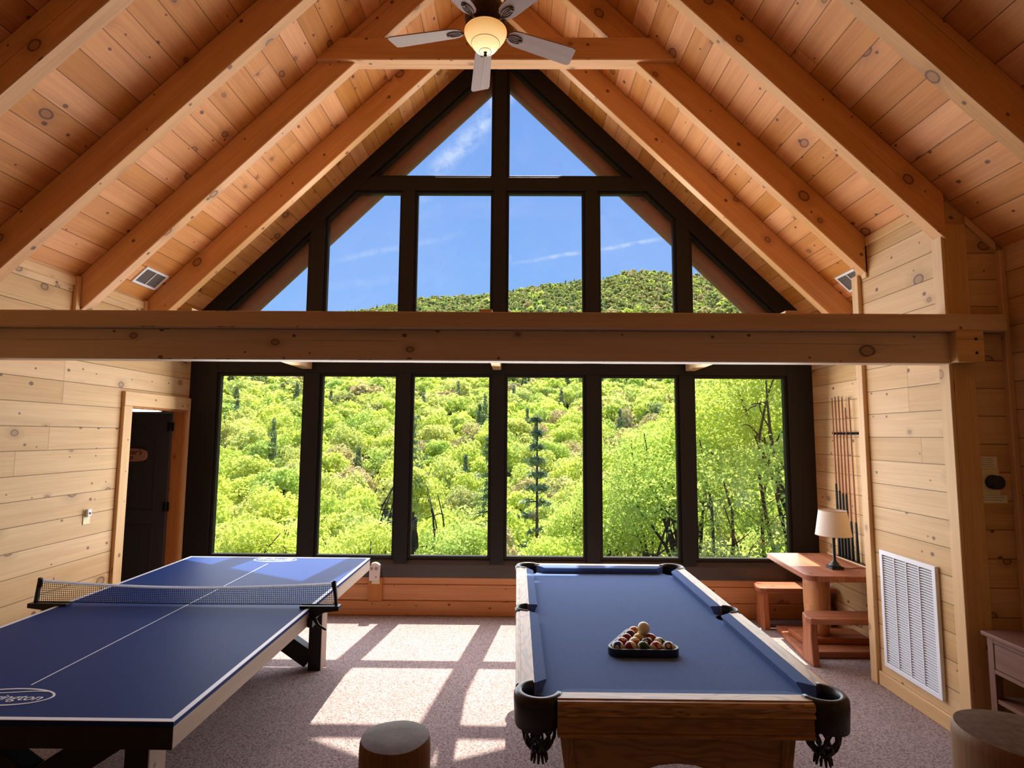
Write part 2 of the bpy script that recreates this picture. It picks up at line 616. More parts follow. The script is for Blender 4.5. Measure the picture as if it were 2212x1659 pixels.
M['darkwood'] = plain('dark_table_frame', (0.018, 0.013, 0.012), 0.5, 0.35, 0.2, 40)
M['blackpl'] = plain('black_plastic', (0.008, 0.008, 0.008), 0.4, 0.4)
M['net'] = plain('net_cord', (0.012, 0.012, 0.016), 0.8, 0.1)
_mt, _g, _o = newmat('net_tape')
_d = _g.add('ShaderNodeBsdfDiffuse', {'Color': (0.8, 0.8, 0.84)})
_t = _g.add('ShaderNodeBsdfTranslucent', {'Color': (0.8, 0.8, 0.84)})
_mt.node_tree.links.new(_g.add('ShaderNodeMixShader', {0: 0.6, 1: _d.outputs[0], 2: _t.outputs[0]}).outputs[0], _o.inputs[0])
M['tape'] = _mt
M['oak'] = oak_mat('oak_rail', (0.60, 0.37, 0.19), (0.13, 0.06, 0.025), 0.33)
M['oakb'] = oak_mat('oak_apron', (0.46, 0.25, 0.105), (0.21, 0.10, 0.038), 0.4)
M['felt'] = plain('slate_blue_felt', (0.118, 0.182, 0.365), 0.95, 0.1, 0.16, 220, 0, 0.15)
M['leather'] = plain('black_leather', (0.010, 0.009, 0.009), 0.36, 0.5, 0.2, 60, 0, 0.25)
M['fanblade'] = pine('weathered_blade', (0.33, 0.232, 0.205), (0.26, 0.175, 0.155), (0.15, 0.095, 0.085), None, 1, 0.05, 0.55, 0.05, 0.2)
M['bronze'] = plain('dark_bronze', (0.035, 0.02, 0.014), 0.38, 0.5, 0.3, 50, 0.6)
M['scroll'] = plain('bronze_scroll', (0.16, 0.10, 0.085), 0.45, 0.5, 0.4, 80, 0.4)
M['bowl'] = plain('lit_glass_bowl', (0.8, 0.6, 0.36), 0.35, 0.5, 0, 1, 0, 0, (1.0, 0.56, 0.17), 0.6)
_n = M['bowl'].node_tree
_g = G(_n)
_p = [q for q in _n.nodes if q.type == 'BSDF_PRINCIPLED'][0]
_zz = _g.add('ShaderNodeSeparateXYZ', {0: _g.add('ShaderNodeTexCoord').outputs['Object']}).outputs[2]
_g.put(_p.inputs['Emission Strength'], _g.mr(_zz, 0.0, -0.15, 0.42, 0.95))     # the bulbs hang low in the bowl
_g.put(_p.inputs['Emission Color'], _g.mix(_g.mr(_zz, -0.02, -0.16), (1.0, 0.50, 0.14), (1.0, 0.74, 0.36)))
M['whitepaint'] = plain('white_enamel', (0.80, 0.80, 0.83), 0.4, 0.4)
M['whiteplastic'] = plain('white_plastic', (0.78, 0.72, 0.72), 0.4, 0.4)
M['ivory'] = plain('ivory_plate', (0.78, 0.73, 0.44), 0.5, 0.4)
M['paper'] = plain('paper_note', (0.78, 0.74, 0.58), 0.9, 0.1)
M['ink'] = plain('grey_ink', (0.17, 0.16, 0.12), 0.9, 0.1)
M['ventgrey'] = plain('vent_recess', (0.19, 0.165, 0.14), 0.8, 0.2)
M['linen'] = plain('linen_shade', (0.80, 0.68, 0.58), 0.9, 0.1, 0.08, 160)
M['shadein'] = plain('shade_lining', (0.5, 0.4, 0.3), 0.9, 0.1)
M['cue'] = plain('maple_cue_shaft', (0.36, 0.145, 0.08), 0.35, 0.5)
M['ferrule'] = plain('cue_ferrule', (0.22, 0.14, 0.10), 0.4, 0.4)
M['door'] = plain('charcoal_door', (0.055, 0.050, 0.054), 0.5, 0.35)
M['sign'] = pine('sign_wood', (0.55, 0.26, 0.16), (0.45, 0.19, 0.11), (0.12, 0.04, 0.02), None, 1, 0.1, 0.6, 0.05)
M['burnt'] = plain('burnt_letter', (0.02, 0.010, 0.006), 0.8, 0.1)
M['stand'] = pine('brown_stained_wood', (0.20, 0.10, 0.07), (0.15, 0.07, 0.048), (0.05, 0.022, 0.015), None, 1, 0.05, 0.45, 0.05, 0.3)
M['chrome'] = plain('chrome_knob', (0.75, 0.75, 0.78), 0.15, 0.5, 0, 1, 1.0)
M['glow'] = plain('lit_diffuser', (0.9, 0.95, 0.9), 0.5, 0.3, 0, 1, 0, 0, (0.95, 1.0, 0.9), 6.0)
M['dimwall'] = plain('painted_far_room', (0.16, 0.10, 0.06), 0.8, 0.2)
M['bark'] = plain('tree_bark', (0.07, 0.052, 0.04), 0.9, 0.1, 0.4, 12)
M['ground'] = plain('leaf_litter', (0.10, 0.11, 0.04), 0.95, 0.05, 0.5, 1.5)
M['leaf'] = leaf_mat('broad_leaf', [(0.58, 0.68, 0.16), (0.68, 0.72, 0.17), (0.48, 0.61, 0.17), (0.68, 0.67, 0.25), (0.62, 0.70, 0.15)])
M['leaf3'] = leaf_mat('dimmed_hill_leaf', [(0.28, 0.33, 0.11), (0.38, 0.38, 0.14), (0.22, 0.29, 0.12), (0.42, 0.36, 0.18), (0.32, 0.38, 0.12)], 0.35)  # darker exposure of the upper hill painted into the leaf colour
M['leaf2'] = leaf_mat('spring_bud', [(0.60, 0.52, 0.26), (0.60, 0.45, 0.30), (0.56, 0.56, 0.24)], 0.3)
M['needle'] = leaf_mat('pine_needle', [(0.22, 0.30, 0.17), (0.26, 0.33, 0.20), (0.20, 0.27, 0.16)], 0.2)


# ================================================================== the room
SL, AC, AB, XC = 0.985, 6.185, 5.885, -0.19    # roof slope, ceiling line, rafter underside, ridge
XL, XR = -3.413, 3.046                          # left and right wall faces
XB, YB = 2.69, 3.49                             # the boxed-out closet on the right: its face and its front
YBF = 4.40
YW = 5.80                                       # face of the glass wall
YBACK = -6.5
PH = 0.09                                       # phase of the board joints


def zc(x):
    return AC - SL * abs(x - XC)


def structure(o):
    o['kind'] = 'structure'
    return o


# floor
b = MB()
b.box(XL - 0.12, XR + 0.12, YBACK, YW + 0.1, -0.12, 0.0)
b.build('floor', M['carpet'], kind='structure')

# ceiling: two slopes of boards, a slab thick, running out to the gable overhang
b = MB()
for sgn in (-1, 1):
    xe = XL - 0.55 if sgn < 0 else XR + 0.55
    p = [(XC, AC), (xe, zc(xe)), (xe, zc(xe) + 0.2), (XC, AC + 0.2)]
    b.prism(p, 'y', YBACK - 0.1, 6.06)
b.build('ceiling', M['ceil'], grain='y', uv0=(3.0, 0.02), kind='structure')


def wallbox(name, bits, grain, mat=None, uv0=(0, -PH)):
    b = MB()
    for q in bits:
        b.box(*q)
    return b.build(name, mat or M['wall'], grain=grain, uv0=uv0, kind='structure')


# left wall with a door opening
DY0, DY1, DZ = 4.91, 5.755, 2.035
zt = zc(XL) + 0.12
wallbox('wall_left', [(XL - 0.12, XL, YBACK, DY0, 0, zt), (XL - 0.12, XL, DY0, DY1, DZ, zt), (XL - 0.12, XL, DY1, YW + 0.1, 0, zt)], 'y',
        uv0=(0.7, -0.125))
wallbox('wall_right', [(XR, XR + 0.12, YBACK, YW + 0.1, 0, zc(XR) + 0.12)], 'y', uv0=(1.9, -0.09))
# boxed-out closet
b = MB()
b.prism([(XB, 0), (XR, 0), (XR, zc(XR) + 0.05), (XB, zc(XB) + 0.05)], 'y', YB, YBF)
b.build('wall_closet', M['wall'], grain='y', uv0=(5.2, -0.09), kind='structure')
b = MB()
b.prism([(XB + 0.001, 0), (XR, 0), (XR, zc(XR)), (XB + 0.001, zc(XB))], 'y', YB - 0.006, YB)
b.build('wall_closet_front', M['wall'], grain='x', uv0=(8.2, -0.05), kind='structure')
# wall behind the camera
b = MB()
b.prism([(XL, 0), (XR, 0), (XR, zc(XR)), (XC, AC), (XL, zc(XL))], 'y', YBACK - 0.1, YBACK)
b.build('wall_back', M['wall'], grain='x', uv0=(0, -PH), kind='structure')
# low board wall under the windows
b = MB()
for z0, z1 in ((0.145, 0.298), (0.306, 0.40)):
    b.box(XL, XR, YW, YW + 0.1, z0, z1)
b.box(XL, XR, YW + 0.012, YW + 0.1, 0.0, 0.4)
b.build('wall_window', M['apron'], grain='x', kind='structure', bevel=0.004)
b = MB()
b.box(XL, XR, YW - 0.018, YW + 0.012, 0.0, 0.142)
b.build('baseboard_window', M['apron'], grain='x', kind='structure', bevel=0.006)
b = MB()
b.box(XL, XL + 0.018, YBACK, DY0 - 0.1, 0.0, 0.142)
b.build('baseboard_left', M['trim'], grain='y', kind='structure', bevel=0.005)
b = MB()
b.box(XB - 0.02, XB, YB, YBF - 0.07, 0.0, 0.10)
b.build('baseboard_closet', M['trim'], grain='y', kind='structure', bevel=0.005)
b = MB()
b.box(XR - 0.018, XR, YBF, YW - 0.02, 0.0, 0.10)
b.build('baseboard_right', M['trim'], grain='y', kind='structure', bevel=0.005)


# ------------------------------------------------------------------ trims
_tn = [0]


def trim(bits, mat='trim', grain=None, bevel=0.003):
    _tn[0] += 1
    b = MB()
    for q in bits:
        b.box(*q)
    return b.build('trim_%d' % _tn[0], M[mat], grain=grain, bevel=bevel, kind='structure')


trim([(XB - 0.022, XB, YB - 0.022, YB + 0.065, 0.0, 3.26)], grain='z')              # closet near corner, side
trim([(XB, XB + 0.135, YB - 0.022, YB, 0.0, 3.15)], grain='z')              # closet near corner, front
trim([(XB - 0.03, XB, YBF - 0.068, YBF + 0.01, 0.0, 3.07)], grain='z')              # closet far corner
trim([(XB - 0.015, XB, YB + 0.07, YBF - 0.16, zc(XB) - 0.075, zc(XB) - 0.005)], grain='y')
trim([(XB - 0.018, XB, YBF - 0.16, YBF - 0.10, 3.03, zc(XB) - 0.01)], grain='z')
trim([(XR - 0.035, XR, YB - 0.04, YB, 0.0, zc(XR) - 0.02)], grain='z')              # inside corner
trim([(XL, XL + 0.015, YBACK, YW, zc(XL) - 0.085, zc(XL) - 0.02)], grain='y')       # along the top of the left wall
trim([(XR - 0.015, XR, YBF + 0.02, YW, zc(XR) - 0.085, zc(XR) - 0.02)], grain='y')
trim([(XL, XL + 0.03, 4.195, 4.236, 2.62, zc(XL) - 0.01)], grain='z')
trim([(XL, XL + 0.03, 4.985, 5.026, 2.62, zc(XL) - 0.01)], grain='z')
_tn[0] += 1
b = MB()
b.prism([(XB + 0.137, zc(XB + 0.137) - 0.06), (XR - 0.04, zc(XR - 0.04) - 0.06), (XR - 0.04, zc(XR - 0.04) - 0.005), (XB + 0.137, zc(XB + 0.137) - 0.005)], 'y', YB - 0.022, YB - 0.0062)
b.build('trim_%d' % _tn[0], M['trim'], grain=(1, 0, -SL), kind='structure')
# door casing
trim([(XL, XL + 0.03, DY0 - 0.105, DY0, 0.0, DZ - 0.001)], grain='z')
trim([(XL, XL + 0.03, DY1, YW - 0.014, 0.0, DZ - 0.001)], grain='z')
trim([(XL, XL + 0.032, DY0 - 0.105, YW - 0.014, DZ, DZ + 0.125)], grain='y')
trim([(XL - 0.12, XL + 0.001, DY0 - 0.001, DY0 + 0.015, 0, DZ), (XL - 0.12, XL + 0.001, DY1 - 0.015, DY1 + 0.001, 0, DZ),
      (XL - 0.12, XL + 0.001, DY0, DY1, DZ - 0.015, DZ + 0.001)], 'apron', 'z')

# the dark painted frame of the glass wall
VOFF = 0.235                                   # vertical width of the sloping frame boards


def clip_roof(poly, off):
    """clip a polygon in (x, z) to below the roof line lowered by off"""
    for sgn in (-1, 1):
        def d(p):
            return AC - off - SL * sgn * (p[0] - XC) - p[1]
        out = []
        for i, p in enumerate(poly):
            q = poly[(i + 1) % len(poly)]
            dp, dq = d(p), d(q)
            if dp >= 0:
                out.append(p)
            if dp * dq < 0:
                t = dp / (dp - dq)
                out.append((p[0] + (q[0] - p[0]) * t, p[1] + (q[1] - p[1]) * t))
        poly = out
    # drop doubles
    res = []
    for p in poly:
        if not res or math.dist(p, res[-1]) > 1e-4:
            res.append(p)
    if len(res) > 2 and math.dist(res[0], res[-1]) < 1e-4:
        res.pop()
    return res


def inset(poly, d):
    n = len(poly)
    cx = sum(p[0] for p in poly) / n
    cz = sum(p[1] for p in poly) / n
    L = []
    for i in range(n):
        p, q = poly[i], poly[(i + 1) % n]
        nx, nz = -(q[1] - p[1]), q[0] - p[0]
        l = math.hypot(nx, nz)
        nx, nz = nx / l, nz / l
        if nx * (cx - p[0]) + nz * (cz - p[1]) < 0:
            nx, nz = -nx, -nz
        L.append((nx, nz, nx * p[0] + nz * p[1] + d))
    out = []
    for i in range(n):
        a, c = L[i - 1], L[i]
        det = a[0] * c[1] - a[1] * c[0]
        out.append(((a[2] * c[1] - a[1] * c[2]) / det, (a[0] * c[2] - a[2] * c[0]) / det))
    return out


def ptrim(poly, y0, y1, mat='black', grain='z'):
    _tn[0] += 1
    b = MB()
    b.prism(poly, 'y', y0, y1)
    return b.build('trim_%d' % _tn[0], M[mat], grain=grain, bevel=0.002, kind='structure')


LX = [(-3.135, -2.21), (-2.06, -1.24), (-1.107, -0.265), (-0.13, 0.712), (0.848, 1.675), (1.815, 2.79)]
ZS, ZT, ZU, ZM0, ZM1 = 0.55, 2.435, 2.55, 4.416, 4.561
ptrim(clip_roof([(XL, 0.37), (LX[0][0], 0.37), (LX[0][0], 4), (XL, 4)], 0.0), YW - 0.004, YW + 0.086)
ptrim(clip_roof([(LX[5][1], 0.37), (XR, 0.37), (XR, 4), (LX[5][1], 4)], 0.0), YW - 0.004, YW + 0.086)
ptrim([(XL, 0.37), (XR, 0.37), (XR, 0.492), (XL, 0.492)], YW - 0.012, YW + 0.086, 'blacksill', 'x')
_tn[0] += 1
b = MB()
b.prism([(YW - 0.014, 0.480), (YW - 0.014, 0.497), (YW + 0.04, 0.548), (YW + 0.086, 0.548), (YW + 0.086, 0.49)], 'x', LX[0][0] - 0.02, LX[5][1] + 0.02)
b.build('trim_%d' % _tn[0], M['blacksill'], grain='x', kind='structure')
ptrim([(LX[0][0], ZT), (LX[5][1], ZT), (LX[5][1], ZU), (LX[0][0], ZU)], YW, YW + 0.086, grain='x')
for i in range(5):                                              # mullions of the lower row
    ptrim([(LX[i][1], 0.5), (LX[i + 1][0], 0.5), (LX[i + 1][0], ZT), (LX[i][1], ZT)], YW - 0.006, YW + 0.086)
for i in range(5):                                              # mullions of the upper row
    top = 6.2 if i == 2 else (ZM0 if i in (1, 3) else 4.2)
    ptrim(clip_roof([(LX[i][1], ZU), (LX[i + 1][0], ZU), (LX[i + 1][0], top), (LX[i][1], top)], 0.1), YW - 0.006, YW + 0.086)
ptrim(clip_roof([(-2.0, ZM0), (1.6, ZM0), (1.6, ZM1), (-2.0, ZM1)], 0.1), YW - 0.003, YW + 0.086, grain='x')
for sgn in (-1, 1):
    xe = XL if sgn < 0 else XR
    ptrim([(XC, AC), (xe, zc(xe)), (xe, zc(xe) - VOFF), (XC, AC - VOFF)], YW - 0.012, YW + 0.086, grain=(sgn, 0, -SL))

# window panes with their stops
cells = [[(a, ZS), (c, ZS), (c, ZT), (a, ZT)] for a, c in LX]
for a, c in LX:
    top = ZM0 if a > -1.3 and c < 1.0 else 4.45
    cells.append(clip_roof([(a, ZU), (c, ZU), (c, ZM0), (a, ZM0)], VOFF))
cells.append(clip_roof([(-1.75, ZM1), (-0.265, ZM1), (-0.265, 6.2), (-1.75, 6.2)], VOFF))
cells.append(clip_roof([(-0.13, ZM1), (1.4, ZM1), (1.4, 6.2), (-0.13, 6.2)], VOFF))
for i, poly in enumerate(cells):
    cx = sum(p[0] for p in poly) / len(poly)
    w = thing('window_%d' % (i + 1), None, None, (cx, YW + 0.05, min(p[1] for p in poly)), kind='structure')
    b = MB()
    b.ring(poly, inset(poly, 0.03), 'y', YW + 0.022, YW + 0.08)
    b.build('frame', M['black'], w, bevel=0.003)
    b = MB()
    b.prism(inset(poly, 0.02), 'y', YW + 0.048, YW + 0.054)
    b.build('pane', M['glass'], w)

# ------------------------------------------------------------------ rafters, tie, beams
NAMES = ['nearest the windows', 'second from the windows', 'third from the windows', 'fourth from the windows', 'fifth from the windows', 'sixth from the windows']
for i, y in enumerate((5.03, 4.24, 3.45, 2.66, 1.87, 1.08)):
    for sgn in (-1, 1):
        xe = XL if sgn < 0 else (XB if i in (1, 2) else XR)
        d = AC - AB
        b = MB()
        b.prism([(XC + sgn * 0.0455, zc(XC + 0.0455) - 0.001), (xe, zc(xe) - 0.001), (xe, zc(xe) - d), (XC + sgn * 0.0455, zc(XC + 0.0455) - d)], 'y', y, y + 0.09)
        b.build('rafter', M['beam'], grain=(sgn, 0, -SL), bevel=0.005, cat='rafter', group='exposed rafters',
                label='exposed pine rafter on the %s slope, %s' % ('left' if sgn < 0 else 'right', NAMES[i]))
b = MB()
b.box(XC - 0.045, XC + 0.045, YBACK, YW, AC - 0.40, AC - 0.02)
b.build('ridge_beam', M['beam'], grain='y', cat='beam', label='pine ridge beam along the peak of the ceiling above the fan')
b = MB()
b.prism([(-1.70, 4.775), (1.325, 4.775), (1.325 - 0.2, 4.965), (-1.50, 4.965)], 'y', 4.205, 4.33)
b.build('collar_tie', M['beam'], grain='x', bevel=0.006, cat='beam', label='horizontal pine collar tie joining two rafters behind the ceiling fan')
# the long cross beam
t = thing('cross_beam', 'long horizontal pine beam with a flat cap board crossing the whole room', 'beam', (0, 3.48, 2.258))
b = MB()
b.box(XL, XB - 0.001, 3.445, 3.555, 2.258, 2.452)
b.build('beam', M['beamx'], t, grain='x', bevel=0.006)
b = MB()
b.prism([(XL, 3.395), (2.985, 3.395), (2.985, 3.466), (XB - 0.024, 3.466), (XB - 0.024, 3.60), (XL, 3.60)], 'z', 2.452, 2.556)
b.build('cap_board', M['beamx'], t, grain='x', bevel=0.006)
b = MB()
b.box(2.662, 2.825, 3.385, 3.466, 2.262, 2.452)
bk = b.build('end_block', M['trim'], t, grain='x', bevel=0.004)
for z in (2.315, 2.40):
    b = MB()
    b.tube([(2.775, 3.3825, z), (2.775, 3.392, z)], 0.009, 10)
    b.build('bolt', M['blackpl'], bk)
for a, c, nm in ((-2.235, -2.138, 'leftmost'), (-0.254, -0.167, 'middle'), (1.739, 1.835, 'rightmost')):
    b = MB()
    b.box(a, c, 3.602, YW - 0.015, 2.476, 2.62)
    b.build('tie_joist', M['trim'], grain='y', bevel=0.004, cat='beam', group='joists behind the cross beam',
            label='pine joist running from the cross beam to the windows, %s of three' % nm)

# gable overhang outside: stained rake logs
for sgn in (-1, 1):
    xe = XL - 0.5 if sgn < 0 else XR + 0.5
    b = MB()
    o = 0.31
    pts = []
    for k in range(13):
        x = XC + (xe - XC) * k / 12
        pts.append((x, 6.01, zc(x) - o))
    b.tube(pts, 0.10, 16)
    b.build('rake_log', M['rake'], grain=(sgn, 0, -SL), cat='log', group='logs under the gable overhang',
            label='reddish round log under the gable overhang outside, on the %s side' % ('left' if sgn < 0 else 'right'))

# ------------------------------------------------------------------ door and the room behind it
d = thing('door_1', None, None, (XL - 0.12, DY1 - 0.02, 0), kind='structure')
dx1, dx0, dyf = XL - 0.115, XL - 0.115 - 0.80, DY1 - 0.055
b = MB()
b.box(dx0, dx1, dyf, dyf + 0.035, 0.01, 2.005)
slab = b.build('slab', M['door'], d, bevel=0.002)
b = MB()
outer = [(dx0 + 0.12, 1.02), (dx1 - 0.12, 1.02), (dx1 - 0.12, 1.76)] + [(dx1 - 0.12 - 0.56 * k / 8, 1.76 + 0.12 * math.sin(math.pi * k / 8)) for k in range(1, 8)] + [(dx0 + 0.12, 1.76)]
b.ring(outer, inset(outer, 0.012), 'y', dyf - 0.006, dyf + 0.004)
lowp = [(dx0 + 0.12, 0.16), (dx1 - 0.12, 0.16), (dx1 - 0.12, 0.88), (dx0 + 0.12, 0.88)]
b.ring(lowp, inset(lowp, 0.012), 'y', dyf - 0.006, dyf + 0.004)
for k in range(1, 5):
    x = dx0 + 0.12 + 0.56 * k / 5
    b.box(x - 0.002, x + 0.002, dyf - 0.003, dyf + 0.003, 0.18, 0.86)
    b.box(x - 0.002, x + 0.002, dyf - 0.003, dyf + 0.003, 1.04, 1.74)
b.build('panel', M['door'], d)
for z in (0.25, 1.02, 1.82):
    b = MB()
    b.box(dx1 - 0.03, dx1 + 0.035, dyf - 0.006, dyf, z, z + 0.09)
    b.tube([(dx1 + 0.005, dyf - 0.008, z), (dx1 + 0.005, dyf - 0.008, z + 0.09)], 0.007, 8)
    b.build('hinge', M['blackpl'], d)
# room behind the door
wallbox('wall_bedroom', [(-5.6, -5.5, 3.2, 5.84, 0, 2.5), (-5.6, XL - 0.12, 3.1, 3.2, 0, 2.5), (-5.6, XL - 0.12, 5.84, 5.88, 0, 2.5)], 'x', M['dimwall'])
wallbox('ceiling_bedroom', [(-5.6, XL - 0.12, 3.1, 5.88, 2.5, 2.6)], 'x', M['dimwall'])
wallbox('floor_bedroom', [(-5.6, XL - 0.12, 3.1, 5.88, -0.12, 0)], 'x', M['carpet'])
t = thing('ceiling_light', 'bright strip light glimpsed above the open dark door', 'lamp', (-4.4, 5.78, 2.02))
b = MB()
b.box(-4.95, -3.7, 5.815, 5.8395, 2.02, 2.2)
b.build('housing', M['whitepaint'], t)
b = MB()
b.box(-4.93, -3.72, 5.78, 5.8145, 2.03, 2.19)
b.build('diffuser', M['glow'], t, bevel=0.01)
# wooden sign on the door
t = thing('door_sign', "oval wooden slice sign with burnt lettering hung on the dark door", 'sign', (-3.92, dyf - 0.012, 1.50))
sc = (-3.925, 1.577)
b = MB()
poly = [(sc[0] + 0.185 * math.copysign(abs(math.cos(a)) ** 0.6, math.cos(a)), sc[1] + 0.066 * math.copysign(abs(math.sin(a)) ** 0.7, math.sin(a)))
        for a in [2 * math.pi * k / 32 for k in range(32)]]
b.prism(poly, 'y', dyf - 0.018, dyf - 0.0015)
b.build('slice', M['sign'], t, grain='x', bevel=0.004)
text_obj('lettering', "Bear's", 0.075, M['burnt'], t, (-3.885, dyf - 0.0185, 1.605), (R(90), 0, 0), 0.25)
text_obj('lettering', "Den", 0.075, M['burnt'], t, (-3.945, dyf - 0.0185, 1.553), (R(90), 0, 0), 0.25)

# ================================================================== ceiling fan
FX, FY, FZ = -0.225, 3.50, 4.49
fan = thing('ceiling_fan', 'five-bladed ceiling fan with lit glass bowl hanging from the ridge', 'ceiling fan', (FX, FY, FZ))
c = (FX, FY, FZ)
b = MB()
b.lathe([(0.05, 0.14), (0.12, 0.15), (0.135, 0.10), (0.14, 0.06), (0.13, 0.03), (0.135, 0.015), (0.10, -0.005), (0.095, -0.03), (0.06, -0.032)], c, 32)
b.build('motor_housing', M['bronze'], fan)
b = MB()
b.lathe([(0.016, 0.14), (0.016, 1.21)], c, 12)
b.build('downrod', M['bronze'], fan)
b = MB()
b.lathe([(0.02, 1.15), (0.06, 1.19), (0.075, 1.26), (0.075, 1.294)], c, 20)
b.build('canopy', M['bronze'], fan)
b = MB()
b.lathe([(0.075, 0.018), (0.098, 0.010), (0.118, -0.008), (0.138, -0.018), (0.142, -0.024)], c, 36, caps=False)
b.build('light_fitter', M['bowl'], fan)
b = MB()
b.lathe([(0.141, -0.020), (0.142, -0.028), (0.132, -0.055), (0.112, -0.085), (0.094, -0.105), (0.088, -0.118), (0.07, -0.142), (0.045, -0.158), (0.02, -0.165), (0.0, -0.166)], c, 40)
bowl = b.build('glass_bowl', M['bowl'], fan)
for r, z in ((0.0945, -0.1055), (0.0395, -0.1605)):
    b = MB()
    b.tube([(FX + r * math.cos(k * math.pi / 16), FY + r * math.sin(k * math.pi / 16), FZ + z) for k in range(33)], 0.0016, 6, caps=False)
    b.build('groove_ring', M['bronze'], bowl)
b = MB()
b.lathe([(0.012, -0.162), (0.012, -0.168), (0.007, -0.172), (0.011, -0.182), (0.011, -0.19), (0.0, -0.196)], c, 14)
b.build('finial', M['bronze'], fan)
for ang in (-7, 65, 137, -151, -79):
    a = R(ang)
    er = Vector((math.sin(a), math.cos(a), 0))
    et = Vector((math.cos(a), -math.sin(a), 0))
    C0 = Vector(c)
    pit = -0.2

    def P(r, s, dz=0.0):
        return C0 + er * r + et * s + Vector((0, 0, dz - s * pit))
    out = [(0.165, -0.03), (0.158, 0.0), (0.165, 0.03), (0.19, 0.05), (0.23, 0.058), (0.62, 0.072), (0.655, 0.0655), (0.672, -0.05), (0.66, -0.066), (0.64, -0.07), (0.23, -0.058), (0.19, -0.05)]
    b = MB()
    A = [b.bm.verts.new(P(r, s, -0.004)) for r, s in out]
    B = [b.bm.verts.new(P(r, s, 0.004)) for r, s in out]
    b.bm.faces.new(A)
    b.bm.faces.new(B[::-1])
    for i in range(len(A)):
        j = (i + 1) % len(A)
        b.bm.faces.new([A[i], B[i], B[j], A[j]])
    bl = b.build('blade', M['fanblade'], fan, grain=tuple(er))
    b = MB()
    # scrolled blade iron: arm, oval loop and filigree
    b.tube([P(0.10, 0, 0.01), P(0.135, 0, -0.012), P(0.165, 0, -0.010)], [0.010, 0.008, 0.007], 8)
    lp = [P(0.215 + 0.052 * math.cos(k * math.pi / 12), 0.027 * math.sin(k * math.pi / 12), -0.009) for k in range(25)]
    b.tube(lp, 0.004, 6, caps=False)
    for q in (-0.5, 0.0, 0.5):
        b.tube([P(0.172, 0.0, -0.008), P(0.21, q * 0.03, -0.009), P(0.262, q * 0.018, -0.008)], 0.003, 5)
    b.tube([P(0.262, -0.012, -0.009), P(0.25, 0.0, -0.013), P(0.262, 0.012, -0.009)], 0.009, 6)
    b.build('blade_iron', M['scroll'], bl)

# ================================================================== ceiling registers
for nm, x0, x1, y0, y1, gl in (('left', -3.32, -3.19, 4.685, 4.985, 'white ceiling register between two rafters on the left slope'),
                               ('right', 2.82, 2.95, 4.60, 4.91, 'white ceiling register half behind a rafter on the right slope')):
    zt_, zb_ = zc(x0), zc(x1)
    xm, zm = (x0 + x1) / 2, (zt_ + zb_) / 2
    t = thing('ceiling_vent', gl, 'vent', (xm, (y0 + y1) / 2, zm), 'ceiling registers')
    sgn = -1 if nm == 'left' else 1
    e1 = Vector((1, 0, -SL * sgn)).normalized()
    nn = Vector((-SL * sgn, 0, -1)).normalized()
    hw, hl = (x1 - x0) / 2 * math.sqrt(1 + SL * SL), (y1 - y0) / 2

    def Q(s, y, o):
        return Vector((xm, (y0 + y1) / 2, zm)) + e1 * s + Vector((0, y, 0)) + nn * o

    def vb(bb, s0, s1, ya, yb, o0, o1):
        bb.hexa([Q(s0, ya, o0), Q(s1, ya, o0), Q(s1, yb, o0), Q(s0, yb, o0), Q(s0, ya, o1), Q(s1, ya, o1), Q(s1, yb, o1), Q(s0, yb, o1)])
    b = MB()
    fw = 0.02
    for q in ((-hw, hw, -hl, -hl + fw), (-hw, hw, hl - fw, hl), (-hw, -hw + fw, -hl + fw, hl - fw), (hw - fw, hw, -hl + fw, hl - fw), (-hw + fw, hw - fw, -0.004, 0.004)):
        vb(b, *q, 0.0, 0.012)
    b.build('frame', M['whitepaint'], t)
    b = MB()
    vb(b, -hw + fw, hw - fw, -hl + fw, hl - fw, 0.0, 0.003)
    for k in range(1, 12):
        s = -hw + fw + (2 * hw - 2 * fw) * k / 12
        vb(b, s - 0.001, s + 0.001, -hl + fw, hl - fw, 0.003, 0.008)
    b.build('louvers', M['ventgrey'], t)

# ================================================================== table tennis table
TX0, TX1, TY0, TY1, TZ = -2.759, -1.234, 2.1205, 4.847, 0.76
tt = thing('table_tennis_table', 'long dark blue table tennis table with white lines and grey wood apron', 'table', ((TX0 + TX1) / 2, (TY0 + TY1) / 2, 0))
b = MB()
b.box(TX0 + 0.0, TX1, TY0, TY1, TZ - 0.018, TZ)
b.build('tabletop', M['blue'], tt, grain='y')
b = MB()
lz0, lz1 = TZ - 0.001, TZ + 0.0012
lw = 0.02
ym = (TY0 + TY1) / 2
xm = (TX0 + TX1) / 2
b.box(TX0 - 0.001, TX0 + lw, TY0 - 0.001, TY1 + 0.001, lz0, lz1)
b.box(TX1 - lw, TX1 + 0.001, TY0 - 0.001, TY1 + 0.001, lz0, lz1)
b.box(TX0 + lw, TX1 - lw, TY0 - 0.001, TY0 + lw, lz0, lz1)
b.box(TX0 + lw, TX1 - lw, TY1 - lw, TY1 + 0.001, lz0, lz1)
b.box(xm - 0.0025, xm + 0.0025, TY0 + 0.28, TY1 - 0.24, lz0, lz1)
b.build('boundary_line', M['white'], tt)
az0, az1 = TZ - 0.098, TZ - 0.0185
for xa in (TX1 - 0.03, TX0 + 0.001):
    b = MB()
    b.box(xa, xa + 0.029, TY0 + 0.001, TY1 - 0.001, az0, az1)
    b.build('side_apron', M['greywood'], tt, grain='y', bevel=0.002)
for ya in (TY0 + 0.002, TY1 - 0.032):
    b = MB()
    b.box(TX0 + 0.0015, TX1 - 0.0015, ya - 0.0015, ya + 0.030, az0 - 0.0005, az1)
    b.build('end_apron', M['darkwood'], tt, grain='x', bevel=0.002)
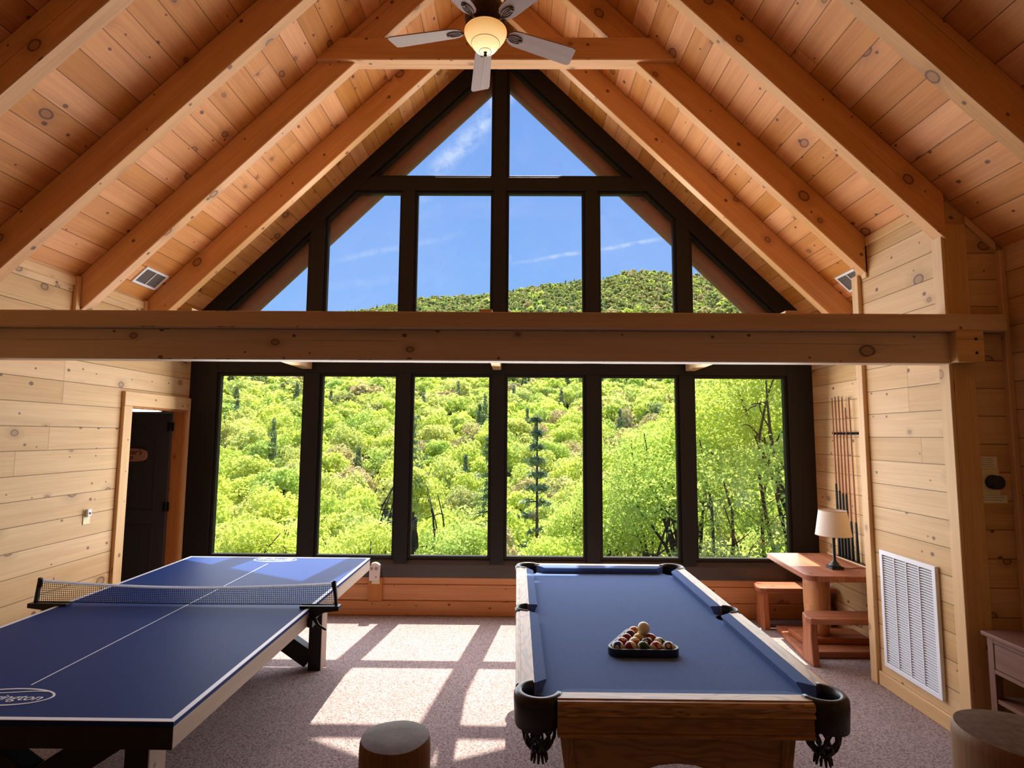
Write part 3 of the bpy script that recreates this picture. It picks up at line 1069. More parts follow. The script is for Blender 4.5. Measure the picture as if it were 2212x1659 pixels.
PX0, PX1 = -2.50, -1.49
for y0, y1 in ((2.40, 2.52), (4.455, 4.575)):
    for x0 in (PX0, PX1 - 0.10):
        b = MB()
        b.box(x0, x0 + 0.10, y0, y1, 0.0, TZ - 0.0985)
        b.build('leg', M['greywood'] if x0 > -2 else M['darkwood'], tt, grain='z', bevel=0.004)
        b = MB()
        b.box(x0 + 0.002, x0 + 0.098, y0 - 0.0015, y0, 0.003, TZ - 0.0985)
        b.build('leg_face', M['darkwood'], tt)
    yc_ = (y0 + y1) / 2
    for (xa, za, xb, zb, dy) in ((PX1 - 0.10, 0.07, PX0 + 0.10, 0.60, 0.0), (PX0 + 0.10, 0.07, PX1 - 0.10, 0.60, 0.004)):
        b = MB()
        b.bar((xa, yc_ + dy, za), (xb, yc_ + dy, zb), 0.085, 0.13, (0, 0, 1))
        b.build('cross_brace', M['darkwood'], tt, bevel=0.003)
b = MB()
b.box(TX1 - 0.075, TX1 - 0.032, TY0 + 0.10, TY0 + 0.30, az0 - 0.02, az0 + 0.02)
b.build('ball_holder', M['blackpl'], tt, bevel=0.004)
# oval maker's marks at the two ends
for (cy, rot, lab) in ((TY0 + 0.175, 0.0, 'near'), (TY1 - 0.10, math.pi, 'far')):
    cx = xm + (-0.0 if lab == 'near' else 0.0)
    rx, ry = 0.178, 0.075
    b = MB()
    o = [(cx + rx * math.cos(2 * math.pi * k / 48), cy + ry * math.sin(2 * math.pi * k / 48)) for k in range(48)]
    i_ = [(cx + (rx - 0.009) * math.cos(2 * math.pi * k / 48), cy + (ry - 0.009) * math.sin(2 * math.pi * k / 48)) for k in range(48)]
    b.ring(o, i_, 'z', TZ, TZ + 0.0012)
    sg = 1 if lab == 'near' else -1
    for k in range(14):                       # the swash over the word
        x0 = -0.12 + 0.24 * k / 14
        x1 = -0.12 + 0.24 * (k + 1) / 14
        f = lambda x: 0.040 + 0.010 * math.sin(x * 18)
        b.bar((cx + sg * x0, cy + sg * f(x0), TZ + 0.0006), (cx + sg * x1, cy + sg * f(x1), TZ + 0.0006), 0.006, 0.0012)
    lo_ = b.build('logo', M['white'], tt)
    text_obj('lettering', 'Barrington', 0.066, M['white'], lo_, (cx, cy - sg * 0.008, TZ + 0.0006), (0, 0, rot), 0.15)

# net: two clamps and posts, the mesh and its tape
nt_ = thing('table_tennis_net', 'sagging black net with pale tape clamped across the blue table', 'net', (xm, ym, TZ + 0.002))
NY = ym


def topz(x):
    s = abs((x - xm) / 0.915)
    return TZ + 0.104 + 0.034 * s ** 1.8


def botz(x):
    s = abs((x - xm) / 0.915)
    return TZ + 0.012 + 0.006 * s


NX0, NX1 = xm - 0.905, xm + 0.905
b = MB()
nv = 150
for k in range(nv + 1):
    x = NX0 + (NX1 - NX0) * k / nv
    b.box(x - 0.0009, x + 0.0009, NY - 0.0009, NY + 0.0009, botz(x), topz(x))
for j in range(10):
    for k in range(24):
        xa = NX0 + (NX1 - NX0) * k / 24
        xb = NX0 + (NX1 - NX0) * (k + 1) / 24
        h = j / 9.0
        za = botz(xa) + (topz(xa) - botz(xa)) * h
        zb = botz(xb) + (topz(xb) - botz(xb)) * h
        b.bar((xa, NY, za), (xb, NY, zb), 0.0018, 0.0018 if j else 0.005)
b.build('mesh', M['net'], nt_, clean=False)
b = MB()
for k in range(24):
    xa = NX0 + (NX1 - NX0) * k / 24
    xb = NX0 + (NX1 - NX0) * (k + 1) / 24
    b.bar((xa, NY, topz(xa) + 0.003), (xb, NY, topz(xb) + 0.003), 0.0035, 0.015)
b.build('tape', M['tape'], nt_)
for sg in (-1, 1):
    xo = xm + sg * 0.915
    b = MB()
    b.bar((xo, NY, TZ + 0.0), (xo - sg * 0.018, NY, TZ + 0.158), 0.017, 0.02, (0, 1, 0))
    b.bar((xo - sg * 0.02, NY, TZ + 0.10), (xo - sg * 0.028, NY, TZ + 0.150), 0.014, 0.014, (0, 1, 0))
    b.build('post', M['blackpl'], nt_, bevel=0.002)
    xe = xm + sg * 0.7625
    b = MB()
    poly = [(xe - sg * 0.06, TZ + 0.0015), (xe + sg * 0.175, TZ + 0.0015), (xe + sg * 0.175, TZ - 0.012), (xe + sg * 0.09, TZ - 0.022), (xe + sg * 0.035, TZ - 0.055),
            (xe + sg * 0.002, TZ - 0.055), (xe + sg * 0.002, TZ + 0.001), (xe - sg * 0.06, TZ + 0.001)]
    b.prism([(p[0], p[1] + (0.013 if i in (0, 1) else 0)) for i, p in enumerate(poly)], 'y', NY - 0.035, NY + 0.02)
    cl = b.build('clamp', M['blackpl'], nt_, bevel=0.002)
    b = MB()
    b.box(min(xe + sg * 0.001, xe + sg * 0.03), max(xe + sg * 0.001, xe + sg * 0.03), NY - 0.06, NY + 0.0, TZ - 0.10, TZ - 0.05)
    b.tube([(xe + sg * 0.03, NY - 0.04, TZ - 0.045), (xe + sg * 0.06, NY - 0.045, TZ - 0.09), (xe + sg * 0.11, NY - 0.05, TZ - 0.115)], [0.011, 0.009, 0.006], 8)
    b.build('lever', M['blackpl'], cl)

# ================================================================== pool table
BZ, RZ = 0.815, 0.862
PXA, PXB, PYA, PYB = 0.0, 1.21, 2.085, 4.262
NXA, NXB, NYA, NYB = 0.121, 1.089, 2.204, 4.140
RW = 0.072
pt = thing('pool_table', 'oak pool table with slate blue felt and black leather drop pockets', 'pool table', ((PXA + PXB) / 2, (PYA + PYB) / 2, 0))
CR = 0.062
corners = [(PXA + 0.088, PYA + 0.088, -1, -1), (PXB - 0.088, PYA + 0.088, 1, -1), (PXB - 0.088, PYB - 0.088, 1, 1), (PXA + 0.088, PYB - 0.088, -1, 1)]
ymid = (PYA + PYB) / 2
sides = [(PXA + 0.066, ymid, -1), (PXB - 0.066, ymid, 1)]
# bed with the pocket mouths cut out of its outline
o = 0.05
bx0, bx1, by0, by1 = PXA + o, PXB - o, PYA + o, PYB - o


def notch(cx, cy, a0, a1):
    return arc(cx, cy, CR, a0, a1, 8)


poly = []
poly += notch(corners[0][0], corners[0][1], 110, -20)
poly += notch(corners[1][0], corners[1][1], 200, 70)
poly += [(bx1, ymid - 0.058)] + arc(sides[1][0], ymid, 0.052, 260, 100, 8) + [(bx1, ymid + 0.058)]
poly += notch(corners[2][0], corners[2][1], 290, 160)
poly += notch(corners[3][0], corners[3][1], 20, -110)
poly += [(bx0, ymid + 0.058)] + arc(sides[0][0], ymid, 0.052, 80, -80, 8) + [(bx0, ymid - 0.058)]
b = MB()
b.prism(poly, 'z', BZ - 0.03, BZ)
b.build('bed', M['felt'], pt, grain='y')
# cushions
NH = 0.036


def cushion(p0, p1, inward, cut0, cut1, name='cushion'):
    """p0,p1: ends on the rail line; inward: unit vector into the table"""
    p0, p1, n = Vector((*p0, 0)), Vector((*p1, 0)), Vector((*inward, 0))
    d = (p1 - p0).normalized()
    w = 0.049
    prof = [(0, RZ - 0.001), (w - 0.004, BZ + NH + 0.004), (w, BZ + NH - 0.001), (w - 0.012, BZ + 0.012), (w - 0.016, BZ + 0.0005), (0, BZ + 0.0005)]
    b = MB()
    A = [b.bm.verts.new(p0 + n * s + d * (cut0 * s / w) + Vector((0, 0, z))) for s, z in prof]
    B = [b.bm.verts.new(p1 + n * s - d * (cut1 * s / w) + Vector((0, 0, z))) for s, z in prof]
    b.bm.faces.new(A)
    b.bm.faces.new(B[::-1])
    for i in range(len(A)):
        j = (i + 1) % len(A)
        b.bm.faces.new([A[i], B[i], B[j], A[j]])
    return b.build(name, M['felt'], pt)


g1, g2 = 0.148, 0.062
xl, xr, yn, yf = PXA + RW, PXB - RW, PYA + RW, PYB - RW
cushion((xl, PYA + g1), (xl, ymid - g2), (1, 0), 0.055, 0.02)
cushion((xl, ymid + g2), (xl, PYB - g1), (1, 0), 0.02, 0.055)
cushion((xr, PYA + g1), (xr, ymid - g2), (-1, 0), 0.055, 0.02)
cushion((xr, ymid + g2), (xr, PYB - g1), (-1, 0), 0.02, 0.055)
cushion((PXA + g1, yn), (PXB - g1, yn), (0, 1), 0.055, 0.055)
cushion((PXA + g1, yf), (PXB - g1, yf), (0, -1), 0.055, 0.055)


# oak rails with a moulded outer edge
def rail(p0, p1, outward):
    p0, p1, n = Vector((*p0, 0)), Vector((*p1, 0)), Vector((*outward, 0))
    prof = [(0, RZ), (RW * 0.70, RZ + 0.001), (RW * 0.72, RZ - 0.003), (RW * 0.90, RZ - 0.004), (RW * 0.98, RZ - 0.010), (RW, RZ - 0.02), (RW * 0.97, RZ - 0.03),
            (RW * 0.88, RZ - 0.033), (RW * 0.88, RZ - 0.04), (RW * 0.99, RZ - 0.045), (RW * 0.99, RZ - 0.052), (RW * 0.8, RZ - 0.058), (0, RZ - 0.058)]
    b = MB()
    A = [b.bm.verts.new(p0 + n * s + Vector((0, 0, z))) for s, z in prof]
    B = [b.bm.verts.new(p1 + n * s + Vector((0, 0, z))) for s, z in prof]
    b.bm.faces.new(A)
    b.bm.faces.new(B[::-1])
    for i in range(len(A)):
        j = (i + 1) % len(A)
        b.bm.faces.new([A[i], B[i], B[j], A[j]])
    return b.build('rail', M['oak'], pt, grain=tuple((p1 - p0).normalized()))


gr = 0.15
rail((xl, PYA + gr), (xl, ymid - g2), (-1, 0))
rail((xl, ymid + g2), (xl, PYB - gr), (-1, 0))
rail((xr, PYA + gr), (xr, ymid - g2), (1, 0))
rail((xr, ymid + g2), (xr, PYB - gr), (1, 0))
rail((PXA + gr, yn), (PXB - gr, yn), (0, -1))
rail((PXA + gr, yf), (PXB - gr, yf), (0, 1))
# aprons
az1, az0 = RZ - 0.0585, 0.735
ai = 0.012
for q, nm in (((PXA + 0.15, PXB - 0.15, PYA + ai, PYA + 0.05), 'x'), ((PXA + 0.15, PXB - 0.15, PYB - 0.05, PYB - ai), 'x'),
              ((PXA + ai, PXA + 0.05, PYA + 0.15, PYB - 0.15), 'y'), ((PXB - 0.05, PXB - ai, PYA + 0.15, PYB - 0.15), 'y')):
    b = MB()
    b.box(*q, az0, az1)
    e = 0.006
    for z0, z1, oo in ((az0, az0 + 0.012, e), (az0 + 0.018, az0 + 0.026, e * 0.7), (az0 + 0.040, az0 + 0.046, e * 0.5)):
        x0, x1, y0, y1 = q
        if nm == 'x':
            b.box(x0, x1, y0 - oo if y0 < 3 else y0, y1 + oo if y0 > 3 else y1, z0, z1)
        else:
            b.box(x0 - oo if x0 < 0.5 else x0, x1 + oo if x0 > 0.5 else x1, y0, y1, z0, z1)
    b.build('apron', M['oakb'], pt, grain=nm, bevel=0.002)
# base: end panels with an arch, legs, side panels
for y0, y1 in ((PYA + 0.13, PYA + 0.17), (PYB - 0.17, PYB - 0.13)):
    cx = (PXA + PXB) / 2
    up = [(cx + 0.43, 0.735), (cx + 0.33, 0.0), (cx + 0.24, 0.0)] + [(cx + 0.26 * math.cos(R(a)), 0.40 + 0.185 * math.sin(R(a))) for a in range(0, 181, 15)] + \
         [(cx - 0.24, 0.0), (cx - 0.33, 0.0), (cx - 0.43, 0.735)]
    b = MB()
    b.prism(up, 'y', y0, y1)
    b.build('end_panel', M['oakb'], pt, grain='x', bevel=0.003)
    for sg in (-1, 1):
        b = MB()
        b.prism([(cx + sg * 0.445, 0.735), (cx + sg * 0.345, 0.0), (cx + sg * 0.30, 0.0), (cx + sg * 0.40, 0.735)], 'y', y0 - 0.012, y1 + 0.012)
        b.build('leg', M['oakb'], pt, grain='z', bevel=0.004)
for sg in (-1, 1):
    cx = (PXA + PXB) / 2 + sg * 0.40
    b = MB()
    b.box(cx - 0.02, cx + 0.02, PYA + 0.18, PYB - 0.18, 0.56, 0.735)
    b.build('side_panel', M['oakb'], pt, grain='y', bevel=0.003)


# pockets
def pocket(cx, cy, adir, half, rin, rout, skirt):
    """adir: bearing (degrees) of the outward direction; half: half opening angle of the leather"""
    b = MB()
    n = 20
    a0, a1 = R(adir - half), R(adir + half)
    # closed profile of the padded leather lip, swept round the mouth
    prof = [(rin, RZ - 0.02), (rin + 0.002, RZ + 0.001), (rin + 0.008, RZ + 0.006), (rout - 0.010, RZ + 0.005), (rout, RZ - 0.008), (rout + 0.001, RZ - 0.03),
            (rout - 0.003, RZ - skirt), (rout - 0.012, RZ - skirt - 0.002), (rin + 0.006, RZ - skirt - 0.004), (rin + 0.002, RZ - 0.06)]
    rings = []
    for i in range(n + 1):
        a = a0 + (a1 - a0) * i / n
        dip = 1.0 + 0.18 * math.sin(math.pi * i / n) if skirt > 0.06 else 1
        rings.append([b.bm.verts.new((cx + r * math.cos(a), cy + r * math.sin(a), RZ + (z - RZ) * (dip if z < RZ - 0.05 else 1))) for r, z in prof])
    m = len(prof)
    for A, B in zip(rings, rings[1:]):
        for k in range(m):
            f = b.bm.faces.new([A[k], A[(k + 1) % m], B[(k + 1) % m], B[k]])
            f.smooth = True
    b.bm.faces.new(rings[0])
    b.bm.faces.new(rings[-1][::-1])
    # inner cup under the mouth
    b.lathe([(rin, BZ - 0.002), (rin, BZ - 0.05), (rin - 0.004, BZ - 0.07)], (cx, cy, 0), 24, caps=False)
    p = b.build('pocket', M['leather'], pt)
    # laced net
    b = MB()
    zt, zb = BZ - 0.055, BZ - 0.155
    for s in (-1, 1):
        for k in range(9):
            pts = []
            for q in range(6):
                f = q / 5
                a = 2 * math.pi * k / 9 + s * f * 1.0
                r = rin * (1.0 - 0.08 * f - 0.42 * f ** 4)
                pts.append((cx + r * math.cos(a), cy + r * math.sin(a), zt + (zb - zt) * f))
            b.tube(pts, 0.0055, 5)
    b.lathe([(0.0, zb + 0.012), (rin * 0.55, zb + 0.014), (rin * 0.5, zb - 0.006), (0.0, zb - 0.010)], (cx, cy, 0), 14)
    b.build('net_basket', M['leather'], p)
    b = MB()
    for k in range(11):
        a = 2 * math.pi * k / 11
        b.tube([(cx + 0.012 * math.cos(a), cy + 0.012 * math.sin(a), zb), (cx + 0.026 * math.cos(a), cy + 0.026 * math.sin(a), zb - 0.022),
                (cx + 0.030 * math.cos(a), cy + 0.030 * math.sin(a), zb - 0.042)], [0.007, 0.006, 0.004], 5)
    b.build('fringe', M['leather'], p)


for cx, cy, sx, sy in corners:
    pocket(cx, cy, math.degrees(math.atan2(sy, sx)), 118, 0.062, 0.094, 0.095)
for cx, cy, sx in sides:
    pocket(cx, cy, 0 if sx > 0 else 180, 88, 0.050, 0.072, 0.055)

# ------------------------------------------------------------------ triangle rack and the balls
BR = 0.0286
ax, ay = 0.578, 2.650 + 4 * 2 * BR * 0.866          # apex ball, far from the camera
RKX, RKY = 0.578, 2.650
rows = []
for r in range(5):                                   # r = 0 nearest row (five balls) .. 4 apex
    n = 5 - r
    for k in range(n):
        rows.append((r, k, RKX + (k - (n - 1) / 2) * 2 * BR * 1.004, RKY + r * 2 * BR * 0.868))
cxm, cym = RKX, RKY + 2 * BR * 0.868 * 4 / 3


def tri(off):
    """rounded triangle around the rack of balls, pushed out by off"""
    cs = [(RKX - 4 * BR, RKY), (RKX + 4 * BR, RKY), (RKX, RKY + 8 * BR * 0.868)]
    out = []
    rr = BR + off
    for i, (a0, a1) in enumerate(((150, 270), (270, 390), (30, 150))):
        if i == 0:
            a0, a1 = 150, 270
        out += arc(cs[i][0], cs[i][1], rr, a0, a1, 10)
    return out


b = MB()
b.ring(tri(0.016), tri(0.0035), 'z', BZ + 0.001, BZ + 0.036)
b.build('ball_rack', M['blackpl'], bevel=0.003, seg=2, cat='rack', label='black plastic triangle rack full of balls on the felt')
COLR = {1: (0.62, 0.36, 0.02), 2: (0.01, 0.02, 0.16), 3: (0.36, 0.016, 0.012), 4: (0.07, 0.008, 0.06), 5: (0.60, 0.16, 0.012), 6: (0.008, 0.055, 0.025),
        7: (0.20, 0.008, 0.03), 8: (0.006, 0.006, 0.007)}
CNAME = {1: 'yellow', 2: 'blue', 3: 'red', 4: 'purple', 5: 'orange', 6: 'green', 7: 'maroon', 8: 'black'}
CREAM = (0.74, 0.66, 0.44)


def ball_mat(num):
    col = COLR[num if num <= 8 else num - 8]
    mt, g, out = newmat('ball_%s_%s' % ('solid' if num <= 8 else 'striped', CNAME[num if num <= 8 else num - 8]))
    tc = g.add('ShaderNodeTexCoord').outputs['Object']
    x, y, z = g.add('ShaderNodeSeparateXYZ', {0: tc}).outputs
    # the number disc sits on local +X, the stripe runs round the local Z axis
    disc = g.m('MULTIPLY', g.m('GREATER_THAN', x, 0), g.mr(g.m('SQRT', g.m('ADD', g.m('POWER', y, 2.0), g.m('POWER', z, 2.0))), 0.0085, 0.0092, 1, 0))
    c = col
    if num > 8:
        c = g.mix(g.mr(g.m('ABSOLUTE', z), 0.0142, 0.0152), col, CREAM)
    c = g.mix(disc, c, CREAM)
    p = principled(g, out, Base_Color=c, Roughness=0.12)
    p.inputs['Specular IOR Level'].default_value = 0.5
    return mt


def sphere_bm(r):
    bm = bmesh.new()
    bmesh.ops.create_uvsphere(bm, u_segments=28, v_segments=18, radius=r)
    for f in bm.faces:
        f.smooth = True
    return bm


_bm = sphere_bm(BR)
ORDER = {0: [10, 15, 6, 11, 12], 1: [3, 5, 8, 14], 2: [7, 9, 3.5], 3: [4, 2], 4: [13]}
# what the photo shows, row by row from the front
LAY = {(0, 0): (10, (-0.25, -0.9, 0.35), (0.95, -0.2, 0.0)), (0, 1): (15, (0.5, -0.5, -0.8), (0.1, 0.28, 0.95)), (0, 2): (6, (-0.85, -0.45, 0.3), (0, 0, 1)),
       (0, 3): (11, (0.35, -0.75, 0.55), (-0.75, -0.55, -0.3)), (0, 4): (12, (-0.2, -0.75, 0.6), (-0.9, 0.1, -0.2)),
       (1, 0): (3, (0.1, -0.5, 0.86), (1, 0, 0)), (1, 1): (13, (0.95, 0.3, 0.0), (0.05, 0.3, 0.95)), (1, 2): (8, (-0.3, -0.7, 0.6), (1, 0, 0)), (1, 3): (14, (0.5, -0.1, 0.8), (-0.8, -0.5, 0.3)),
       (2, 0): (7, (0.8, 0.3, 0.4), (0, 0, 1)), (2, 1): (9, (0.2, 0.9, -0.3), (0.2, -0.7, 0.7)), (2, 2): (7.5, (-0.25, -0.8, 0.5), (0, 0, 1)),
       (3, 0): (4, (0.7, 0.6, 0.2), (0, 0, 1)), (3, 1): (1, (0.7, 0.6, 0.2), (0, 0, 1)), (4, 0): (5, (0.7, 0.7, 0.1), (0, 0, 1))}
POSN = {(0, 0): 'at the left corner of the rack', (0, 1): 'second from left in the front row', (0, 2): 'in the middle of the front row', (0, 3): 'second from right in the front row',
        (0, 4): 'at the right corner of the rack', (1, 0): 'at the left end of the second row', (1, 1): 'second from left in the second row', (1, 2): 'third from left in the second row',
        (1, 3): 'at the right end of the second row', (2, 0): 'at the left end of the third row', (2, 1): 'in the middle of the third row', (2, 2): 'at the right end of the third row',
        (3, 0): 'on the left just behind the third row', (3, 1): 'on the right just under the cue ball', (4, 0): 'at the far tip of the rack'}
_ballmesh = {}
for r, k, x, y in rows:
    num, dv, sv = LAY[(r, k)]
    if num == 7.5:
        num = 3
    num = int(num)
    if num not in _ballmesh:
        me = bpy.data.meshes.new('pool_ball')
        _bm.to_mesh(me)
        me.materials.append(ball_mat(num))
        _ballmesh[num] = me
    o = bpy.data.objects.new('pool_ball', _ballmesh[num])
    COL.objects.link(o)
    ex = Vector(dv).normalized()
    ez = Vector(sv)
    ez = (ez - ex * ez.dot(ex)).normalized()
    ey = ez.cross(ex)
    mtx = Matrix((ex, ey, ez)).transposed()
    o.rotation_euler = mtx.to_euler()
    o.location = (x, y, BZ + BR + 0.0005)
    cn = CNAME[num if num <= 8 else num - 8]
    tag(o, ('cream pool ball with a %s stripe, %s' if num > 8 else 'solid %s pool ball, %s') % (cn, POSN[(r, k)]), 'ball', 'pool balls in the rack')
    # number on the disc
    me = text_mesh(str(num), 0.0105, 0, 0.0004)
    me.materials.clear()
    me.materials.append(M['burnt'])
    n = bpy.data.objects.new('number', me)
    COL.objects.link(n)
    n.parent = o
    up = Vector((0, 0, 1)) - ex * ex.z
    up = up.normalized() if up.length > 0.05 else ey
    mrot = Matrix((up.cross(ex), up, ex)).transposed()
    n.rotation_euler = (mtx.transposed() @ mrot).to_euler()
    n.location = (BR - 0.0002, 0, 0)
_bm.free()
bm = sphere_bm(BR)
me = bpy.data.meshes.new('cue_ball')
bm.to_mesh(me)
bm.free()
me.materials.append(plain('cue_ball_ivory', (0.80, 0.72, 0.46), 0.12, 0.5))
o = bpy.data.objects.new('cue_ball', me)
COL.objects.link(o)
o.location = (RKX + 0.0288, RKY + 2 * BR * 0.868 * 2.34, BZ + BR + 2 * BR * 0.8165 + 0.0015)
tag(o, 'plain ivory cue ball sitting on top of the racked balls', 'ball')

# ================================================================== slab table and benches in the alcove
TZ2 = 0.69
st = thing('slab_table', 'red cedar slab table on a round log post in the alcove', 'table', (2.68, 5.11, 0))
b = MB()
poly = [(3.035, 4.655), (3.035, 5.58), (2.42, 5.57), (2.385, 5.2), (2.36, 4.80)] + arc(2.45, 4.745, 0.09, 180, 270, 6)
b.prism(poly, 'z', TZ2 - 0.048, TZ2)
b.build('tabletop', M['cedar'], st, grain='y', bevel=0.006, seg=2)
b = MB()
b.lathe([(0.092, 0.10), (0.098, 0.2), (0.102, 0.35), (0.104, 0.5), (0.108, TZ2 - 0.05)], (2.645, 5.11, 0), 18)
for v in b.bm.verts:
    a = math.atan2(v.co.y - 5.11, v.co.x - 2.645)
    k = 1 + 0.06 * math.sin(3 * a + 0.7) + 0.03 * math.sin(7 * a + 9 * v.co.z)
    v.co.x = 2.645 + (v.co.x - 2.645) * k
    v.co.y = 5.11 + (v.co.y - 5.11) * k
b.build('log_post', M['cedar_log'], st, grain='z')
b = MB()
b.prism([(2.35, 4.80), (3.02, 4.81), (3.02, 5.42), (2.43, 5.45)], 'z', 0.0, 0.05)
b.build('base_slab', M['cedar'], st, grain='x', bevel=0.006)
b = MB()
b.box(2.44, 3.02, 4.98, 5.24, 0.0505, 0.0995)
b.build('base_slab', M['cedar'], st, grain='x', bevel=0.006)


def bench(label, x0, y0, y1, lx, ly0, ly1, legx2):
    t = thing('slab_bench', label, 'bench', ((x0 + 3.0) / 2, (y0 + y1) / 2, 0), 'cedar benches')
    zs = 0.385
    b = MB()
    b.prism([(3.02, y0), (3.02, y1), (x0 + 0.05, y1)] + [(x0 + 0.004, y1 - 0.05), (x0 - 0.03, y0 + 0.06), (x0 - 0.01, y0 + 0.015), (x0 + 0.04, y0)], 'z', zs - 0.045, zs)
    b.build('seat', M['cedar'], t, grain='x', bevel=0.009, seg=2)
    for xx in (lx, legx2):
        b = MB()
        P = [(ly0 - 0.005, 0.0), (ly1 + 0.02, 0.0), (ly1 + 0.015, 0.12), (ly1, 0.25), (ly1 + 0.005, zs - 0.0455), (ly0 + 0.01, zs - 0.0455), (ly0 + 0.018, 0.22), (ly0 + 0.005, 0.1)]
        b.prism(P, 'x', xx, xx + 0.055)
        b.build('leg', M['cedar'], t, grain='z', bevel=0.005)
    return t


bench('red cedar slab bench on the near side of the slab table', 2.325, 4.56, 4.79, 2.345, 4.63, 4.775, 2.92)
bench('sunlit cedar slab bench between the slab table and the windows', 2.315, 5.46, 5.70, 2.335, 5.475, 5.64, 2.92)

# ------------------------------------------------------------------ table lamp
LXP, LYP = 2.715, 4.93
lp = thing('table_lamp', 'unlit table lamp with cream linen shade and black turned base on the slab table', 'lamp', (LXP, LYP, TZ2))
b = MB()
b.box(LXP - 0.05, LXP + 0.05, LYP - 0.05, LYP + 0.05, TZ2 + 0.0005, TZ2 + 0.022)
b.lathe([(0.048, 0.0222), (0.046, 0.03), (0.036, 0.036), (0.030, 0.048), (0.016, 0.065), (0.012, 0.075), (0.013, 0.16), (0.012, 0.24), (0.017, 0.248), (0.012, 0.256), (0.014, 0.275), (0.008, 0.28), (0.008, 0.32)],
        (LXP, LYP, TZ2), 18)
b.build('base', M['blackpl'], lp)
b = MB()
prof = [(0.140, 0.278), (0.108, 0.488)]
b.lathe(prof, (LXP, LYP, TZ2), 40, caps=False)
b.lathe([(r - 0.002, z) for r, z in prof], (LXP, LYP, TZ2), 40, caps=False)
b.build('lamp_shade', M['linen'], lp, clean=False)
b = MB()
for r, z in ((0.1395, 0.279), (0.1075, 0.487)):
    b.tube([(LXP + r * math.cos(k * math.pi / 20), LYP + r * math.sin(k * math.pi / 20), TZ2 + z) for k in range(41)], 0.0022, 6, caps=False)
for k in range(3):
    a = k * 2.094
    b.tube([(LXP, LYP, TZ2 + 0.44), (LXP + 0.107 * math.cos(a), LYP + 0.107 * math.sin(a), TZ2 + 0.486)], 0.0015, 5)
b.tube([(LXP, LYP, TZ2 + 0.32), (LXP, LYP, TZ2 + 0.45)], 0.003, 6)
b.build('shade_trim', M['shadein'], lp)
b = MB()
b.lathe([(0.012, 0.322), (0.03, 0.37), (0.028, 0.395), (0.0, 0.415)], (LXP, LYP, TZ2), 14)
b.build('bulb', M['whitepaint'], lp)
b = MB()
b.tube([(LXP + 0.05, LYP, TZ2 + 0.008), (LXP + 0.12, LYP - 0.02, TZ2 + 0.004), (LXP + 0.20, LYP + 0.01, TZ2 + 0.005), (LXP + 0.27, LYP + 0.0, TZ2 + 0.006), (3.04, 4.93, TZ2 + 0.004),
        (3.041, 4.95, 0.60), (3.040, 4.96, 0.45), (3.039, 5.0, 0.30), (3.037, 5.15, 0.14), (3.036, 5.35, 0.12), (3.034, 5.6, 0.2), (3.03, 5.64, 0.30)], 0.0032, 6)
b.build('cord', M['blackpl'], lp)


def wallplate(name, label, x, y, z, w, h, nx, mat='whiteplastic', outlet=True, cat='outlet'):
    """plate on an X-facing wall; nx = +1/-1 normal"""
    t = thing(name, label, cat, (x, y, z))
    b = MB()
    b.box(min(x, x + nx * 0.006), max(x, x + nx * 0.006), y - w / 2, y + w / 2, z - h / 2, z + h / 2)
    b.build('cover_plate', M[mat], t, bevel=0.002)
    return t


t = wallplate('wall_outlet', 'white wall outlet with a black plug low in the alcove', XR, 5.63, 0.325, 0.075, 0.12, -1)
b = MB()
b.box(XR - 0.030, XR - 0.0062, 5.605, 5.645, 0.325, 0.365)
b.build('plug', M['blackpl'], t, bevel=0.003)
t = wallplate('light_switch', 'white switch plate with a small sensor box on the left board wall', XL, 4.50, 1.135, 0.072, 0.118, 1, 'ivory', cat='switch')
b = MB()
b.box(XL + 0.0062, XL + 0.03, 4.475, 4.52, 1.135, 1.195)
b.build('sensor', M['whiteplastic'], t, bevel=0.004)
b = MB()
b.box(XL + 0.0302, XL + 0.034, 4.49, 4.505, 1.155, 1.17)
b.build('button', M['blackpl'], t)

# ------------------------------------------------------------------ cue rack and cues
cr = thing('cue_rack', 'wall cue rack with a black clip bar above and a pine ledge below', 'rack', (XR, 5.2, 0.70))
b = MB()
b.box(XR - 0.05, XR - 0.0005, 4.72, 5.56, 0.665, 0.70)
b.build('ledge', M['trim'], cr, grain='y', bevel=0.004)
b = MB()
b.box(XR - 0.018, XR - 0.0005, 4.98, 5.42, 1.828, 1.852)
for k in range(7):
    y = 5.385 - 0.058 * k
    b.box(XR - 0.042, XR - 0.018, y - 0.018, y - 0.012, 1.832, 1.848)
    b.box(XR - 0.042, XR - 0.018, y + 0.012, y + 0.018, 1.832, 1.848)
b.build('clip_bar', M['blackpl'], cr, bevel=0.002)
b = MB()
b.box(XR - 0.046, XR - 0.002, 4.98, 5.42, 0.7005, 0.706)
b.build('butt_pad', M['blackpl'], cr)


def cue_bits(L, butt):
    """cue standing on its butt at the origin"""
    q = []
    b = MB()
    b.lathe([(0.0135, 0.0), (0.0145, 0.006), (0.0143, 0.03), (0.0118, butt * 0.5), (0.0092, butt)], (0, 0, 0), 14)
    q.append(('butt', b, M['blackpl']))
    b = MB()
    b.lathe([(0.0092, butt), (0.0088, butt + 0.012), (0.0074, butt + 0.3), (0.0060, L - 0.03)], (0, 0, 0), 12)
    q.append(('shaft', b, M['cue']))
    b = MB()
    b.lathe([(0.0060, L - 0.03), (0.0058, L - 0.008), (0.0045, L)], (0, 0, 0), 12)
    q.append(('ferrule', b, M['ferrule']))
    return q


